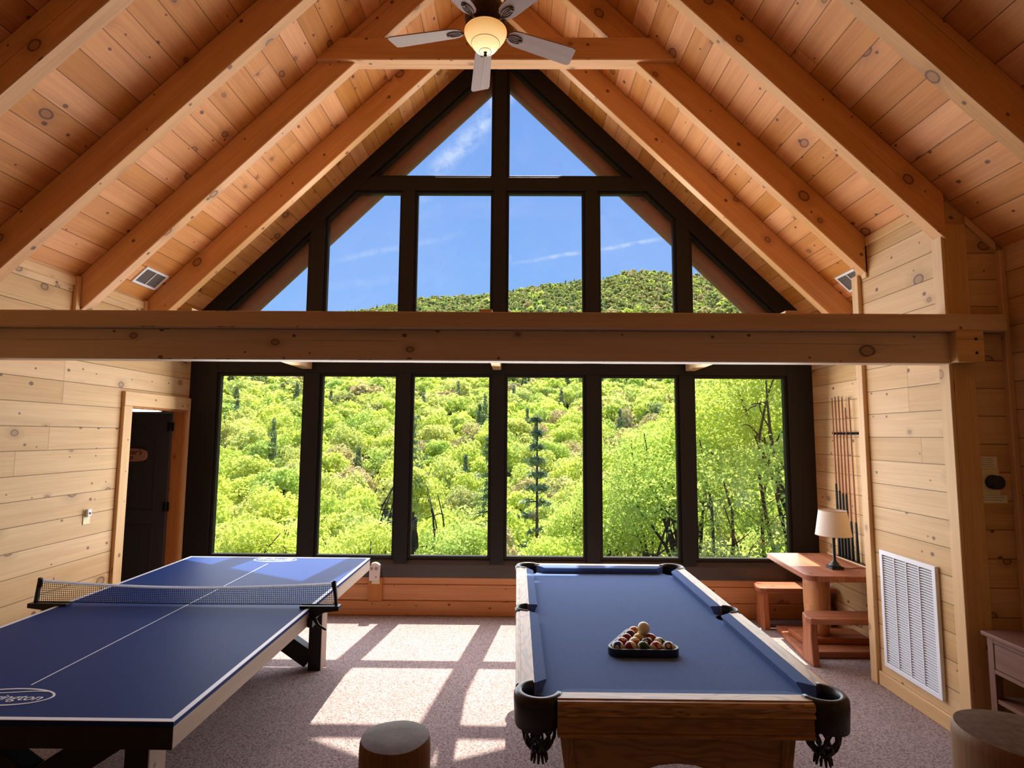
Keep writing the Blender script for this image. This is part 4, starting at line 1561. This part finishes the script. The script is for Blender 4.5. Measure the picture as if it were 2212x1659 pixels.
CUES = [(5.385, 5.395, 1.47, 0.66, 'pool cue first from the windows in the wall rack, black butt'),
        (5.335, 5.345, 1.48, 0.60, 'pool cue second from the windows in the wall rack, black butt'),
        (5.285, 5.29, 1.48, 0.58, 'pool cue third from the windows in the wall rack, black butt'),
        (5.235, 5.235, 1.47, 0.58, 'pool cue fourth from the windows in the wall rack, black butt'),
        (5.175, 5.185, 1.37, 0.34, 'shortest pool cue in the wall rack with a long reddish shaft'),
        (5.10, 5.12, 1.46, 0.34, 'pool cue nearest the closet corner in the wall rack')]
for yb, yt, L, bt, lab in CUES:
    t = thing('pool_cue', lab, 'pool cue', (XR - 0.030, yb, 0.7075), 'cues in the wall rack')
    for nm, b, m_ in cue_bits(L, bt):
        for v in b.bm.verts:
            v.co += Vector((XR - 0.030, yb, 0.7075))
        b.build(nm, m_, t, grain='z')
    t.rotation_euler = (-math.atan2(yt - yb, 1.13), 0, 0)

# ------------------------------------------------------------------ return air grille on the closet
GY0, GY1, GZ0, GZ1 = 3.69, 4.245, 0.165, 0.985
t = thing('return_air_grille', 'large white louvered return air grille low on the closet wall', 'vent', (XB - 0.02, (GY0 + GY1) / 2, GZ0))
b = MB()
o_ = [(GY0, GZ0), (GY1, GZ0), (GY1, GZ1), (GY0, GZ1)]
b.ring(o_, inset(o_, 0.032), 'x', XB - 0.026, XB - 0.001)
for k in (1, 2, 3):
    y = GY0 + 0.032 + (GY1 - GY0 - 0.064) * k / 4
    b.box(XB - 0.024, XB - 0.004, y - 0.005, y + 0.005, GZ0 + 0.032, GZ1 - 0.032)
b.build('frame', M['whitepaint'], t, bevel=0.002)
b = MB()
nl = 44
for k in range(nl):
    z = GZ0 + 0.036 + (GZ1 - GZ0 - 0.072) * (k + 0.5) / nl
    b.hexa([(XB - 0.020, GY0 + 0.033, z - 0.0055), (XB - 0.007, GY0 + 0.033, z - 0.0015), (XB - 0.007, GY1 - 0.033, z - 0.0015), (XB - 0.020, GY1 - 0.033, z - 0.0055),
            (XB - 0.020, GY0 + 0.033, z + 0.0005), (XB - 0.007, GY0 + 0.033, z + 0.0045), (XB - 0.007, GY1 - 0.033, z + 0.0045), (XB - 0.020, GY1 - 0.033, z + 0.0005)])
b.build('louvers', M['whitepaint'], t)
b = MB()
b.box(XB - 0.003, XB - 0.0008, GY0 + 0.03, GY1 - 0.03, GZ0 + 0.03, GZ1 - 0.03)
b.build('filter', plain('dark_backing', (0.10, 0.10, 0.12), 0.9, 0.1), t)  # dark sheet added behind the louvers to darken the gaps

# ------------------------------------------------------------------ thermostat and notes on the closet front
YF = YB - 0.006
t = thing('thermostat', 'black round dial on an ivory wall plate between two paper notes', 'thermostat', (2.878, YF, 1.535))
b = MB()
b.box(2.820, 2.936, YF - 0.007, YF - 0.0005, 1.460, 1.613)
b.build('wall_plate', M['ivory'], t, bevel=0.002)
b = MB()
pts = [(2.888, YF - 0.0072, 1.537), (2.888, YF - 0.03, 1.537), (2.888, YF - 0.032, 1.537), (2.888, YF - 0.055, 1.537), (2.888, YF - 0.060, 1.537)]
b.tube(pts, [0.043, 0.043, 0.036, 0.042, 0.037], 30)
b.build('dial', M['blackpl'], t)
for nm, x0, x1, z0, z1, nl, lab in (('upper', 2.815, 2.932, 1.615, 1.690, 5, 'small faded paper note above the black wall dial'),
                                    ('lower', 2.822, 2.978, 1.411, 1.458, 2, 'small faded paper note below the black wall dial')):
    t = thing('paper_note', lab, 'note', ((x0 + x1) / 2, YF, z0))
    b = MB()
    b.box(x0, x1, YF - 0.002, YF - 0.0005, z0, z1)
    b.build('sheet', M['paper'], t)
    b = MB()
    for k in range(nl):                                       # the faint, unreadable lines
        z = z1 - (z1 - z0) * (k + 1) / (nl + 1.2)
        x = x0 + 0.012 + 0.006 * random.random()
        while x < x1 - 0.02 - 0.02 * random.random():
            w_ = random.uniform(0.004, 0.014)
            b.box(x, min(x + w_, x1 - 0.01), YF - 0.0024, YF - 0.002, z - 0.0014, z + 0.0014)
            x += w_ + 0.003
    b.build('faded_print', M['ink'], t)

# ------------------------------------------------------------------ plug-in unit under the window
t = thing('outlet_board', 'short upright pine board covering the joint below the second window', 'board', (-1.412, YW - 0.02, 0.145))
b = MB()
b.box(-1.483, -1.342, YW - 0.03, YW - 0.0005, 0.145, 0.372)
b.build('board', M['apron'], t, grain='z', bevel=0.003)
t = thing('plug_in_sensor', 'white plug-in unit with two round sensors beneath the window sill', 'sensor', (-1.412, YW - 0.035, 0.345))
b = MB()
b.prism([(-1.465, 0.350), (-1.362, 0.350), (-1.362, 0.505), (-1.385, 0.522), (-1.412, 0.528), (-1.445, 0.520), (-1.455, 0.492), (-1.465, 0.485)], 'y', YW - 0.075, YW - 0.0315)
b.build('housing', M['whiteplastic'], t, bevel=0.004)
for x in (-1.442, -1.395):
    b = MB()
    b.tube([(x, YW - 0.0765, 0.470), (x, YW - 0.0752, 0.470)], 0.017, 18)
    b.build('sensor_lens', plain('grey_lens', (0.36, 0.30, 0.31), 0.4), t)
b = MB()
b.tube([(-1.395, YW - 0.077, 0.388), (-1.395, YW - 0.0752, 0.388)], 0.009, 12)
b.build('button', plain('grey_button', (0.30, 0.25, 0.25), 0.4), t)
b = MB()
b.box(-1.445, -1.366, YW - 0.038, YW - 0.0312, 0.312, 0.3495)
b.build('cover_plate', M['ivory'], t, bevel=0.002)

# ------------------------------------------------------------------ nightstand against the right wall
NX, NYa, NYb, NT = 2.685, 2.74, 3.345, 0.705
t = thing('nightstand', 'brown nightstand with a chrome knob on its drawer against the right wall', 'nightstand', ((NX + XR) / 2, (NYa + NYb) / 2, 0))
b = MB()
b.box(NX - 0.022, XR - 0.005, NYa - 0.015, NYb + 0.015, NT - 0.022, NT)
b.build('top', M['stand'], t, grain='y', bevel=0.003)
for y in (NYa, NYb - 0.042):
    for x in (NX, XR - 0.055):
        b = MB()
        b.box(x, x + 0.042, y, y + 0.042, 0, NT - 0.0225)
        b.build('leg', M['stand'], t, grain='z', bevel=0.002)
b = MB()
b.box(NX + 0.008, XR - 0.06, NYa + 0.043, NYb - 0.043, NT - 0.21, NT - 0.0225)
b.build('case', M['stand'], t, grain='y')
b = MB()
b.box(NX + 0.0, NX + 0.02, NYa + 0.0425, NYb - 0.0425, NT - 0.215, NT - 0.193)
b.box(NX + 0.0, NX + 0.02, NYa + 0.0425, NYb - 0.0425, NT - 0.05, NT - 0.0225)
b.build('drawer_rail', M['stand'], t, grain='y')
b = MB()
b.box(NX + 0.0, NX + 0.0078, NYa + 0.047, NYb - 0.047, NT - 0.189, NT - 0.054)
dr = b.build('drawer', M['stand'], t, grain='y', bevel=0.002)
b = MB()
ky, kz = (NYa + NYb) / 2 + 0.0, NT - 0.118
b.tube([(NX - 0.001, ky, kz), (NX - 0.012, ky, kz), (NX - 0.016, ky, kz), (NX - 0.026, ky, kz), (NX - 0.032, ky, kz)], [0.007, 0.008, 0.017, 0.018, 0.010], 18)
b.build('knob', M['chrome'], dr)
b = MB()
b.box(NX + 0.005, XR - 0.06, NYa + 0.02, NYb - 0.02, NT - 0.375, NT - 0.352)
b.build('shelf', M['stand'], t, grain='y')
b = MB()
b.box(NX + 0.005, XR - 0.06, NYa + 0.02, NYb - 0.02, 0.10, 0.122)
b.build('shelf', M['stand'], t, grain='y')


# ------------------------------------------------------------------ sawn log posts in the foreground
def log_post(label, x, y, r, h, seed, crack=None):
    rnd = random.Random(seed)
    ph = [rnd.uniform(0, 6.28) for _ in range(4)]
    t = thing('log_post', label, 'post', (x, y, 0), 'sawn log posts')

    def wob(a, z):
        k = 1 + 0.018 * math.sin(2 * a + ph[0]) + 0.014 * math.sin(3 * a + ph[1] + z * 2) + 0.008 * math.sin(5 * a + ph[2] + z * 5)
        if crack is not None:
            da = (a - crack + math.pi) % (2 * math.pi) - math.pi
            k -= 0.16 * math.exp(-(da / 0.035) ** 2)
        return k
    n = 200
    b = MB()
    prof = [(r * 1.03, 0.0), (r * 1.02, 0.4), (r, 0.75), (r, h - 0.03), (r * 0.985, h - 0.012), (r * 0.95, h - 0.002)]
    b.lathe(prof, (x, y, 0), n, caps=False)
    for v in b.bm.verts:
        a = math.atan2(v.co.y - y, v.co.x - x)
        k = wob(a, v.co.z)
        v.co.x = x + (v.co.x - x) * k
        v.co.y = y + (v.co.y - y) * k
    b.build('bark_side', M['log'], t, grain='z')
    b = MB()
    b.lathe([(r * 0.951, h - 0.002), (r * 0.7, h + 0.002), (r * 0.35, h + 0.003), (0.0, h + 0.003)], (x, y, 0), n, caps=False)
    for v in b.bm.verts:
        a = math.atan2(v.co.y - y, v.co.x - x)
        rr = math.hypot(v.co.x - x, v.co.y - y)
        k = 1 + (wob(a, v.co.z) - 1) * (rr / r)
        v.co.x = x + (v.co.x - x) * k
        v.co.y = y + (v.co.y - y) * k
    b.build('sawn_top', M['logend'], t, grain='x')
    return t


log_post('brown sawn log post standing between the two game tables, bottom of the view', -0.325, 1.60, 0.0935, 0.985, 3)
log_post('cracked sawn log post in the bottom right corner of the view', 1.375, 1.62, 0.150, 1.0, 5, R(-114))

# ================================================================== outside
rng = np.random.default_rng(11)
RIDGE_T = [-0.9, -0.5, -0.37, -0.29, -0.17, -0.04, 0.06, 0.15, 0.21, 0.28, 0.45, 0.9]
RIDGE_V = [0.20, 0.205, 0.222, 0.228, 0.252, 0.262, 0.28, 0.288, 0.305, 0.30, 0.29, 0.27]
CAN_Y = [6, 20, 40, 60, 100, 180, 340, 560, 660, 900]
CAN_Z = [-3.0, -2.6, -2.6, 0.2, 8.0, 25.0, 72.0, 156.0, 150.0, 100.0]


def canopy(x, y):
    """height of the leaf canopy over the valley"""
    t = np.clip(x / np.maximum(y, 1.0), -0.9, 0.9)
    k = np.interp(t, RIDGE_T, RIDGE_V) / 0.275
    z = np.interp(y, CAN_Y, CAN_Z)
    w = np.clip((y - 60) / 400, 0, 1)
    return np.where(y > 60, z * (1 - w + w * k), z)


def terrain(x, y):
    x, y = np.asarray(x, float), np.asarray(y, float)
    drop = np.interp(y, [5, 7, 14, 22, 60, 100], [0.2, 0.4, 7.5, 10.5, 11.5, 12.0])
    return canopy(x, y) - drop


gx = np.concatenate([np.linspace(-620, -60, 40), np.linspace(-50, 50, 41), np.linspace(60, 620, 40)])
gy = np.concatenate([np.linspace(6.1, 60, 40), np.linspace(64, 900, 100)])
X, Y = np.meshgrid(gx, gy)
Z = terrain(X, Y) + 0.25 * np.sin(X * 0.7 + 1) * np.cos(Y * 0.6)
nx_, ny_ = len(gx), len(gy)
vs = np.stack([X, Y, Z], -1).reshape(-1, 3)
idx = np.arange(nx_ * ny_).reshape(ny_, nx_)
qs = np.stack([idx[:-1, :-1], idx[:-1, 1:], idx[1:, 1:], idx[1:, :-1]], -1).reshape(-1, 4)
me = bpy.data.meshes.new('hillside_ground')
me.from_pydata(vs.tolist(), [], qs.tolist())
me.materials.append(M['ground'])
for p in me.polygons:
    p.use_smooth = True
o = bpy.data.objects.new('hillside_ground', me)
COL.objects.link(o)
o['kind'] = 'structure'


def unit(v):
    return v / np.maximum(np.linalg.norm(v, axis=-1, keepdims=True), 1e-9)


def leaf_quads(c, up, size, aspect=0.55, jit=0.9):
    """c: centres (N,3); up: preferred leaf normals; returns verts (4N,3)"""
    n = len(c)
    nrm = unit(up + rng.normal(0, jit, (n, 3)))
    a = unit(np.cross(nrm, rng.normal(0, 1, (n, 3))))
    bvec = np.cross(nrm, a)
    s = (size * rng.uniform(0.65, 1.3, (n, 1)))
    fold = nrm * s * 0.12
    v = np.stack([c - a * s, c - bvec * s * aspect + fold, c + a * s, c + bvec * s * aspect + fold], 1)
    return v.reshape(-1, 3)


def crown_points(n, R_, H, lobes, seed, shell=0.35, flat=0.75):
    """leaf centres on a clumpy crown centred on the origin, radius R_, height H"""
    r = np.random.default_rng(seed)
    d = unit(r.normal(0, 1, (lobes, 3)))
    d[:, 2] = np.abs(d[:, 2]) * 1.15 - 0.5
    k = r.uniform(0.45, 0.78, (lobes, 1))
    lc = d * k * np.array([R_, R_, H / 2])
    lr = r.uniform(0.30, 0.50, lobes) * R_
    w = lr ** 2
    which = r.choice(lobes, n, p=w / w.sum())
    u = unit(r.normal(0, 1, (n, 3)))
    u[:, 2] = np.where(u[:, 2] < -0.3, -u[:, 2] * 0.6, u[:, 2])
    rad = lr[which] * (1 - shell * r.uniform(0, 1, n) ** 2)
    pts = lc[which] + u * rad[:, None] * np.array([1, 1, flat])
    return pts, unit(u + 0.35 * unit(pts + 1e-6) + np.array([0, 0, 0.45]))


def mesh_np(name, verts, mats, quads=None, tint=None, leafv=None, midx=None):
    nq = len(verts) // 4 if quads is None else len(quads)
    me = bpy.data.meshes.new(name)
    me.vertices.add(len(verts))
    me.vertices.foreach_set('co', np.asarray(verts, np.float32).ravel())
    me.loops.add(nq * 4)
    li = np.arange(nq * 4, dtype=np.int32) if quads is None else np.asarray(quads, np.int32).ravel()
    me.loops.foreach_set('vertex_index', li)
    me.polygons.add(nq)
    me.polygons.foreach_set('loop_start', np.arange(0, nq * 4, 4, dtype=np.int32))
    me.polygons.foreach_set('loop_total', np.full(nq, 4, np.int32))
    if midx is not None:
        me.polygons.foreach_set('material_index', np.asarray(midx, np.int32))
    for m_ in mats:
        me.materials.append(m_)
    me.update()
    if leafv is not None:
        me.attributes.new('leafv', 'FLOAT', 'FACE').data.foreach_set('value', np.asarray(leafv, np.float32))
    if tint is not None:
        me.attributes.new('tint', 'FLOAT', 'FACE').data.foreach_set('value', np.asarray(tint, np.float32))
    return me


def leaves(name, pts, nrm, size, mat, aspect=0.55):
    v = leaf_quads(pts, nrm, size, aspect)
    return mesh_np(name, v, [mat], leafv=rng.uniform(0, 1, len(pts)))


def limb(b, p0, p1, r0, r1, rnd, bend=0.12, seg=5):
    p0, p1 = Vector(p0), Vector(p1)
    L = (p1 - p0).length
    pts, rs = [], []
    off = Vector((rnd.uniform(-1, 1), rnd.uniform(-1, 1), rnd.uniform(-0.4, 0.8))) * L * bend
    for k in range(seg + 1):
        f = k / seg
        pts.append(p0.lerp(p1, f) + off * (math.sin(f * math.pi)))
        rs.append(r0 + (r1 - r0) * f)
    b.tube(pts, rs, 6)
    return pts


def big_tree(name, label, x, y, ctr, R_, H, n, size, seed, mat='leaf', nb=14, trunk_r=0.16, cat='tree', lobes=26, shell=0.5, group=None):
    """near tree: real trunk and limbs, thousands of leaves"""
    rnd = random.Random(seed)
    z0 = float(terrain(x, y)) - 0.1
    t = thing(name, label, cat, (x, y, z0), group)
    b = MB()
    cx, cy, cz = ctr
    tp = limb(b, (x, y, z0), (cx, cy, cz - H * 0.1), trunk_r, trunk_r * 0.55, rnd, 0.05, 7)
    for k in range(nb):
        a = rnd.uniform(0, 6.283)
        f = rnd.uniform(0.45, 1.0)
        p0 = tp[min(7, int(f * 7))]
        el = rnd.uniform(-0.1, 0.9)
        q = Vector((cx + math.cos(a) * math.cos(el) * R_ * 0.66, cy + math.sin(a) * math.cos(el) * R_ * 0.66, cz + math.sin(el) * H * 0.34))
        pp = limb(b, p0, q, trunk_r * 0.42, trunk_r * 0.08, rnd, 0.15, 6)
        for _ in range(4):
            s = pp[rnd.randint(2, 5)]
            q2 = s + Vector((rnd.uniform(-1, 1), rnd.uniform(-1, 1), rnd.uniform(-0.3, 1))).normalized() * R_ * rnd.uniform(0.2, 0.45)
            limb(b, s, q2, trunk_r * 0.13, trunk_r * 0.035, rnd, 0.15, 4)
    b.build('trunk', M['bark'], t, grain='z', clean=False)
    n, size = int(n * 2.4), size * 0.62
    pts, nrm = crown_points(n, R_, H, lobes, seed, shell)
    pts = pts + np.array([cx - x, cy - y, cz - z0])
    me = leaves('foliage', pts, nrm, size, M[mat])
    f = bpy.data.objects.new('foliage', me)
    COL.objects.link(f)
    f.parent = t
    return t


# trees close to the house, each its own shape
big_tree('leafy_tree', 'tall leafy tree filling the rightmost window, close to the house', 8.2, 13.5, (6.5, 13.5, 2.2), 3.0, 9.2, 17000, 0.08, 1, lobes=52)
big_tree('leafy_tree', 'leafy tree with dark forking limbs seen through the fifth window from the left', 4.6, 14.5, (4.0, 14.5, 0.4), 2.3, 6.0, 9500, 0.075, 2, nb=20, lobes=34, shell=0.6)
big_tree('leafy_tree', 'leafy tree spreading low branches across the fourth window from the left', 2.6, 16.5, (2.7, 16.5, -0.9), 2.0, 4.0, 5600, 0.08, 3, lobes=24)
big_tree('leafy_tree', 'leafy young tree low in the fourth window, beside the thin dark pine', 1.2, 15.0, (1.2, 15.0, -1.9), 1.6, 3.0, 4200, 0.075, 4, lobes=18)
big_tree('leafy_tree', 'round bright leafy tree low in the leftmost window behind the table tennis table', -7.6, 17.0, (-7.6, 17.0, -2.0), 1.6, 3.6, 5200, 0.085, 5, lobes=20)
big_tree('leafy_tree', 'leafy tree low in the second window from the left, above the table corner', -4.6, 16.0, (-4.6, 16.0, -1.9), 1.9, 3.4, 5200, 0.085, 6, lobes=20)
big_tree('leafy_tree', 'leafy tree low in the third window from the left, just left of the centre mullion', -1.5, 16.0, (-1.6, 16.0, -1.6), 1.5, 3.6, 4600, 0.08, 8, lobes=18)
big_tree('leafy_tree', 'tall slender leafy tree at the left side of the third window', -3.3, 18.5, (-3.3, 18.5, -0.4), 1.1, 4.6, 3600, 0.085, 9, lobes=16)
big_tree('leafy_tree', 'leafy tree behind the pool table at the foot of the fifth window', 4.2, 12.0, (4.3, 12.0, -1.7), 1.9, 3.4, 6500, 0.07, 10, lobes=22)
big_tree('leafy_tree', 'leafy tree at the foot of the rightmost window behind the slab table', 6.8, 11.8, (6.5, 11.8, -1.4), 1.9, 3.4, 6500, 0.07, 12, lobes=22)


def conifer(name, label, x, y, top, hgt, R_, n, seed, group=None, size=0.16, trunk=True):
    rnd = random.Random(seed)
    z0 = float(terrain(x, y)) - 0.1
    t = thing(name, label, 'tree', (x, y, z0), group)
    b = MB()
    b.tube([(x, y, z0), (x, y, (z0 + top) / 2), (x, y, top)], [0.14, 0.09, 0.02], 7)
    P_, N_ = [], []
    tiers = 15
    for k in range(tiers):
        f = k / (tiers - 1)
        z = top - hgt * f
        r = R_ * (0.12 + 0.88 * f) * rnd.uniform(0.6, 1.1)
        for j in range(5):
            a = rnd.uniform(0, 6.283)
            q = (x + r * math.cos(a), y + r * math.sin(a), z - 0.1 * r)
            b.tube([(x, y, z), q], [0.03, 0.008], 5)
            m_ = max(3, int(n / tiers / 5))
            s = rng.uniform(0.3, 1.05, m_)
            pp = np.array([x, y, z]) + s[:, None] * (np.array(q) - np.array([x, y, z])) + rng.normal(0, 0.09 * R_, (m_, 3)) * np.array([1, 1, 0.5])
            P_.append(pp)
    b.build('trunk', M['bark'], t, grain='z', clean=False)
    pts = np.concatenate(P_) - np.array([x, y, z0])
    nrm = np.tile(np.array([0, 0, 1.0]), (len(pts), 1))
    me = leaves('foliage', pts, nrm, size, M['needle'], 0.3)
    f = bpy.data.objects.new('foliage', me)
    COL.objects.link(f)
    f.parent = t
    return t


conifer('pine_tree', 'thin dark pine with sparse needles standing in the fourth window from the left', 0.75, 21.0, 2.4, 7.0, 1.0, 1500, 3)
conifer('pine_tree', 'grey green pine in the third window from the left beside the centre mullion', -2.0, 42.0, 1.6, 7.5, 2.2, 1800, 5, size=0.2)
conifer('pine_tree', 'dark pine at the right edge of the second window from the left', -8.6, 46.0, 3.2, 9.0, 2.4, 1800, 6, size=0.22)

# ------------------------------------------------------------------ the wooded valley and hillside
PROT = {}


def far_mesh(kind, var, lod=0):
    """crown and trunk of a distant tree in one mesh, about 10 m tall, base at the origin"""
    key = (kind, var, lod)
    if key in PROT:
        return PROT[key]
    r = np.random.default_rng(100 + var * 7 + {'broad': 0, 'bud': 40, 'pine': 80}[kind])
    if kind == 'pine':
        n = (420, 220, 100, 1300)[lod]
        f = r.uniform(0, 1, n) ** 0.75
        a = r.uniform(0, 2 * np.pi, n)
        rad = 1.9 * (0.08 + 0.92 * f) * (0.75 + 0.25 * np.sin(f * 40)) * r.uniform(0.5, 1.05, n)
        pts = np.stack([rad * np.cos(a), rad * np.sin(a), 10.5 - 8.0 * f - 0.12 * rad], -1)
        nrm = np.tile([0, 0, 1.0], (n, 1)) + 0.5 * np.stack([np.cos(a), np.sin(a), 0 * a], -1)
        v = leaf_quads(pts, nrm, (0.36, 0.5, 0.75, 0.2)[lod], 0.45, 0.6)
        mat = M['needle']
    else:
        n = (620, 330, 150, 2600)[lod]
        pts, nrm = crown_points(n, 2.9, 6.2, 13, 300 + var * 3 + (50 if kind == 'bud' else 0), 0.3, 0.9)
        pts[:, 2] += 6.9
        v = leaf_quads(pts, nrm, (0.33, 0.46, 0.72, 0.16)[lod], 0.7, 0.55)
        mat = M['leaf'] if kind == 'broad' else M['leaf2']
    # square tapering trunk
    w0, w1, h = 0.22, 0.10, 7.0
    tr = []
    for k in range(4):
        a0, a1 = k * np.pi / 2, (k + 1) * np.pi / 2
        tr += [[w0 * np.cos(a0), w0 * np.sin(a0), -0.3], [w0 * np.cos(a1), w0 * np.sin(a1), -0.3], [w1 * np.cos(a1), w1 * np.sin(a1), h], [w1 * np.cos(a0), w1 * np.sin(a0), h]]
    vv = np.concatenate([v, np.array(tr)])
    mi = np.concatenate([np.zeros(n, int), np.ones(4, int)])
    me = mesh_np('distant_tree', vv, [mat, M['bark']], leafv=np.concatenate([r.uniform(0, 1, n), np.zeros(4)]), midx=mi)
    PROT[key] = (me, vv, np.concatenate([r.uniform(0, 1, n), np.zeros(4)]), mi)
    return PROT[key]


spots = []
rr = np.random.default_rng(5)
y = 21.0
while y < 600:
    step = 3.4 + min(y, 180) * 0.016 + max(0, y - 180) * 0.002
    xs = np.arange(-0.62 * y - 4, 0.62 * y + 4, step)
    for x in xs:
        px, py = x + rr.uniform(-0.45, 0.45) * step, y + rr.uniform(-0.45, 0.45) * step
        if abs(px / py) < 0.6 and py > 19:
            spots.append((px, py))
    y += step * 0.95
spots.sort(key=lambda s: s[1])
fv, ft, fl, fm = {}, {}, {}, {}
NAMEK = {'broad': ('broadleaf_tree', 'green broadleaf tree in the woods across the valley'),
         'bud': ('budding_tree', 'tan budding tree among the green woods across the valley'),
         'pine': ('pine_tree', 'dark green pine among the paler woods across the valley')}
count = 0
for px, py in spots:
    q = rr.uniform()
    clump = math.sin(px * 0.045 + 1.3) * math.cos(py * 0.031 + 0.4)
    kind = 'pine' if q < 0.10 + 0.12 * max(0, clump) else ('bud' if q > 0.93 - 0.06 * max(0, -clump) else 'broad')
    var = int(rr.integers(0, 5 if kind == 'broad' else 3))
    me, vv, lv, mi = far_mesh(kind, var, 3 if count < 300 else (0 if py < 130 else (1 if py < 260 else 2)))
    grow = 0.80 + 0.0030 * min(py, 170)
    s = grow * rr.uniform(0.8, 1.2)
    z = float(terrain(px, py))
    zs = s * rr.uniform(0.9, 1.15)
    want = float(canopy(px, py)) + rr.uniform(-1.6, 1.0) * grow
    zs = max(0.55, min(1.7, (want - z) / 10.0))
    ang = rr.uniform(0, 6.283)
    if count < 300:
        nm, lab = NAMEK[kind]
        o = bpy.data.objects.new(nm, me)
        COL.objects.link(o)
        o.location = (px, py, z)
        o.scale = (s, s, zs)
        o.rotation_euler = (0, 0, ang)
        tag(o, lab, 'tree', 'woods across the valley: ' + nm.replace('_', ' ') + 's')
    else:
        ca, sa = math.cos(ang), math.sin(ang)
        w = np.stack([(vv[:, 0] * ca - vv[:, 1] * sa) * s + px, (vv[:, 0] * sa + vv[:, 1] * ca) * s + py, vv[:, 2] * zs + z], -1)
        key = 'high' if kind == 'broad' and rr.uniform() < np.interp(py, [170, 330], [0.05, 0.9]) else kind  # most upper-slope broadleaf trees take the darkened leaf colour
        fv.setdefault(key, []).append(w)
        fl.setdefault(key, []).append(lv)
        ft.setdefault(key, []).append(np.full(len(lv), rr.uniform(0, 1)))
        fm.setdefault(key, []).append(mi)
    count += 1
# everything beyond the nearest three hundred is one wood
V_, L_, T_, I_ = [], [], [], []
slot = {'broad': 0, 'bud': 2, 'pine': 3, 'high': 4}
for key in fv:
    V_ += fv[key]
    L_ += fl[key]
    T_ += ft[key]
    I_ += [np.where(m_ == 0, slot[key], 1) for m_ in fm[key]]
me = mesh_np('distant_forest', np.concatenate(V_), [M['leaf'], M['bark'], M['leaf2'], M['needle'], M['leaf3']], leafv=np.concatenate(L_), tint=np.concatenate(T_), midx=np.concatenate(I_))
o = bpy.data.objects.new('distant_forest', me)
COL.objects.link(o)
tag(o, 'dense spring forest covering the mountainside up to the ridge under the sky', 'forest', kind='stuff')
print('trees', count)
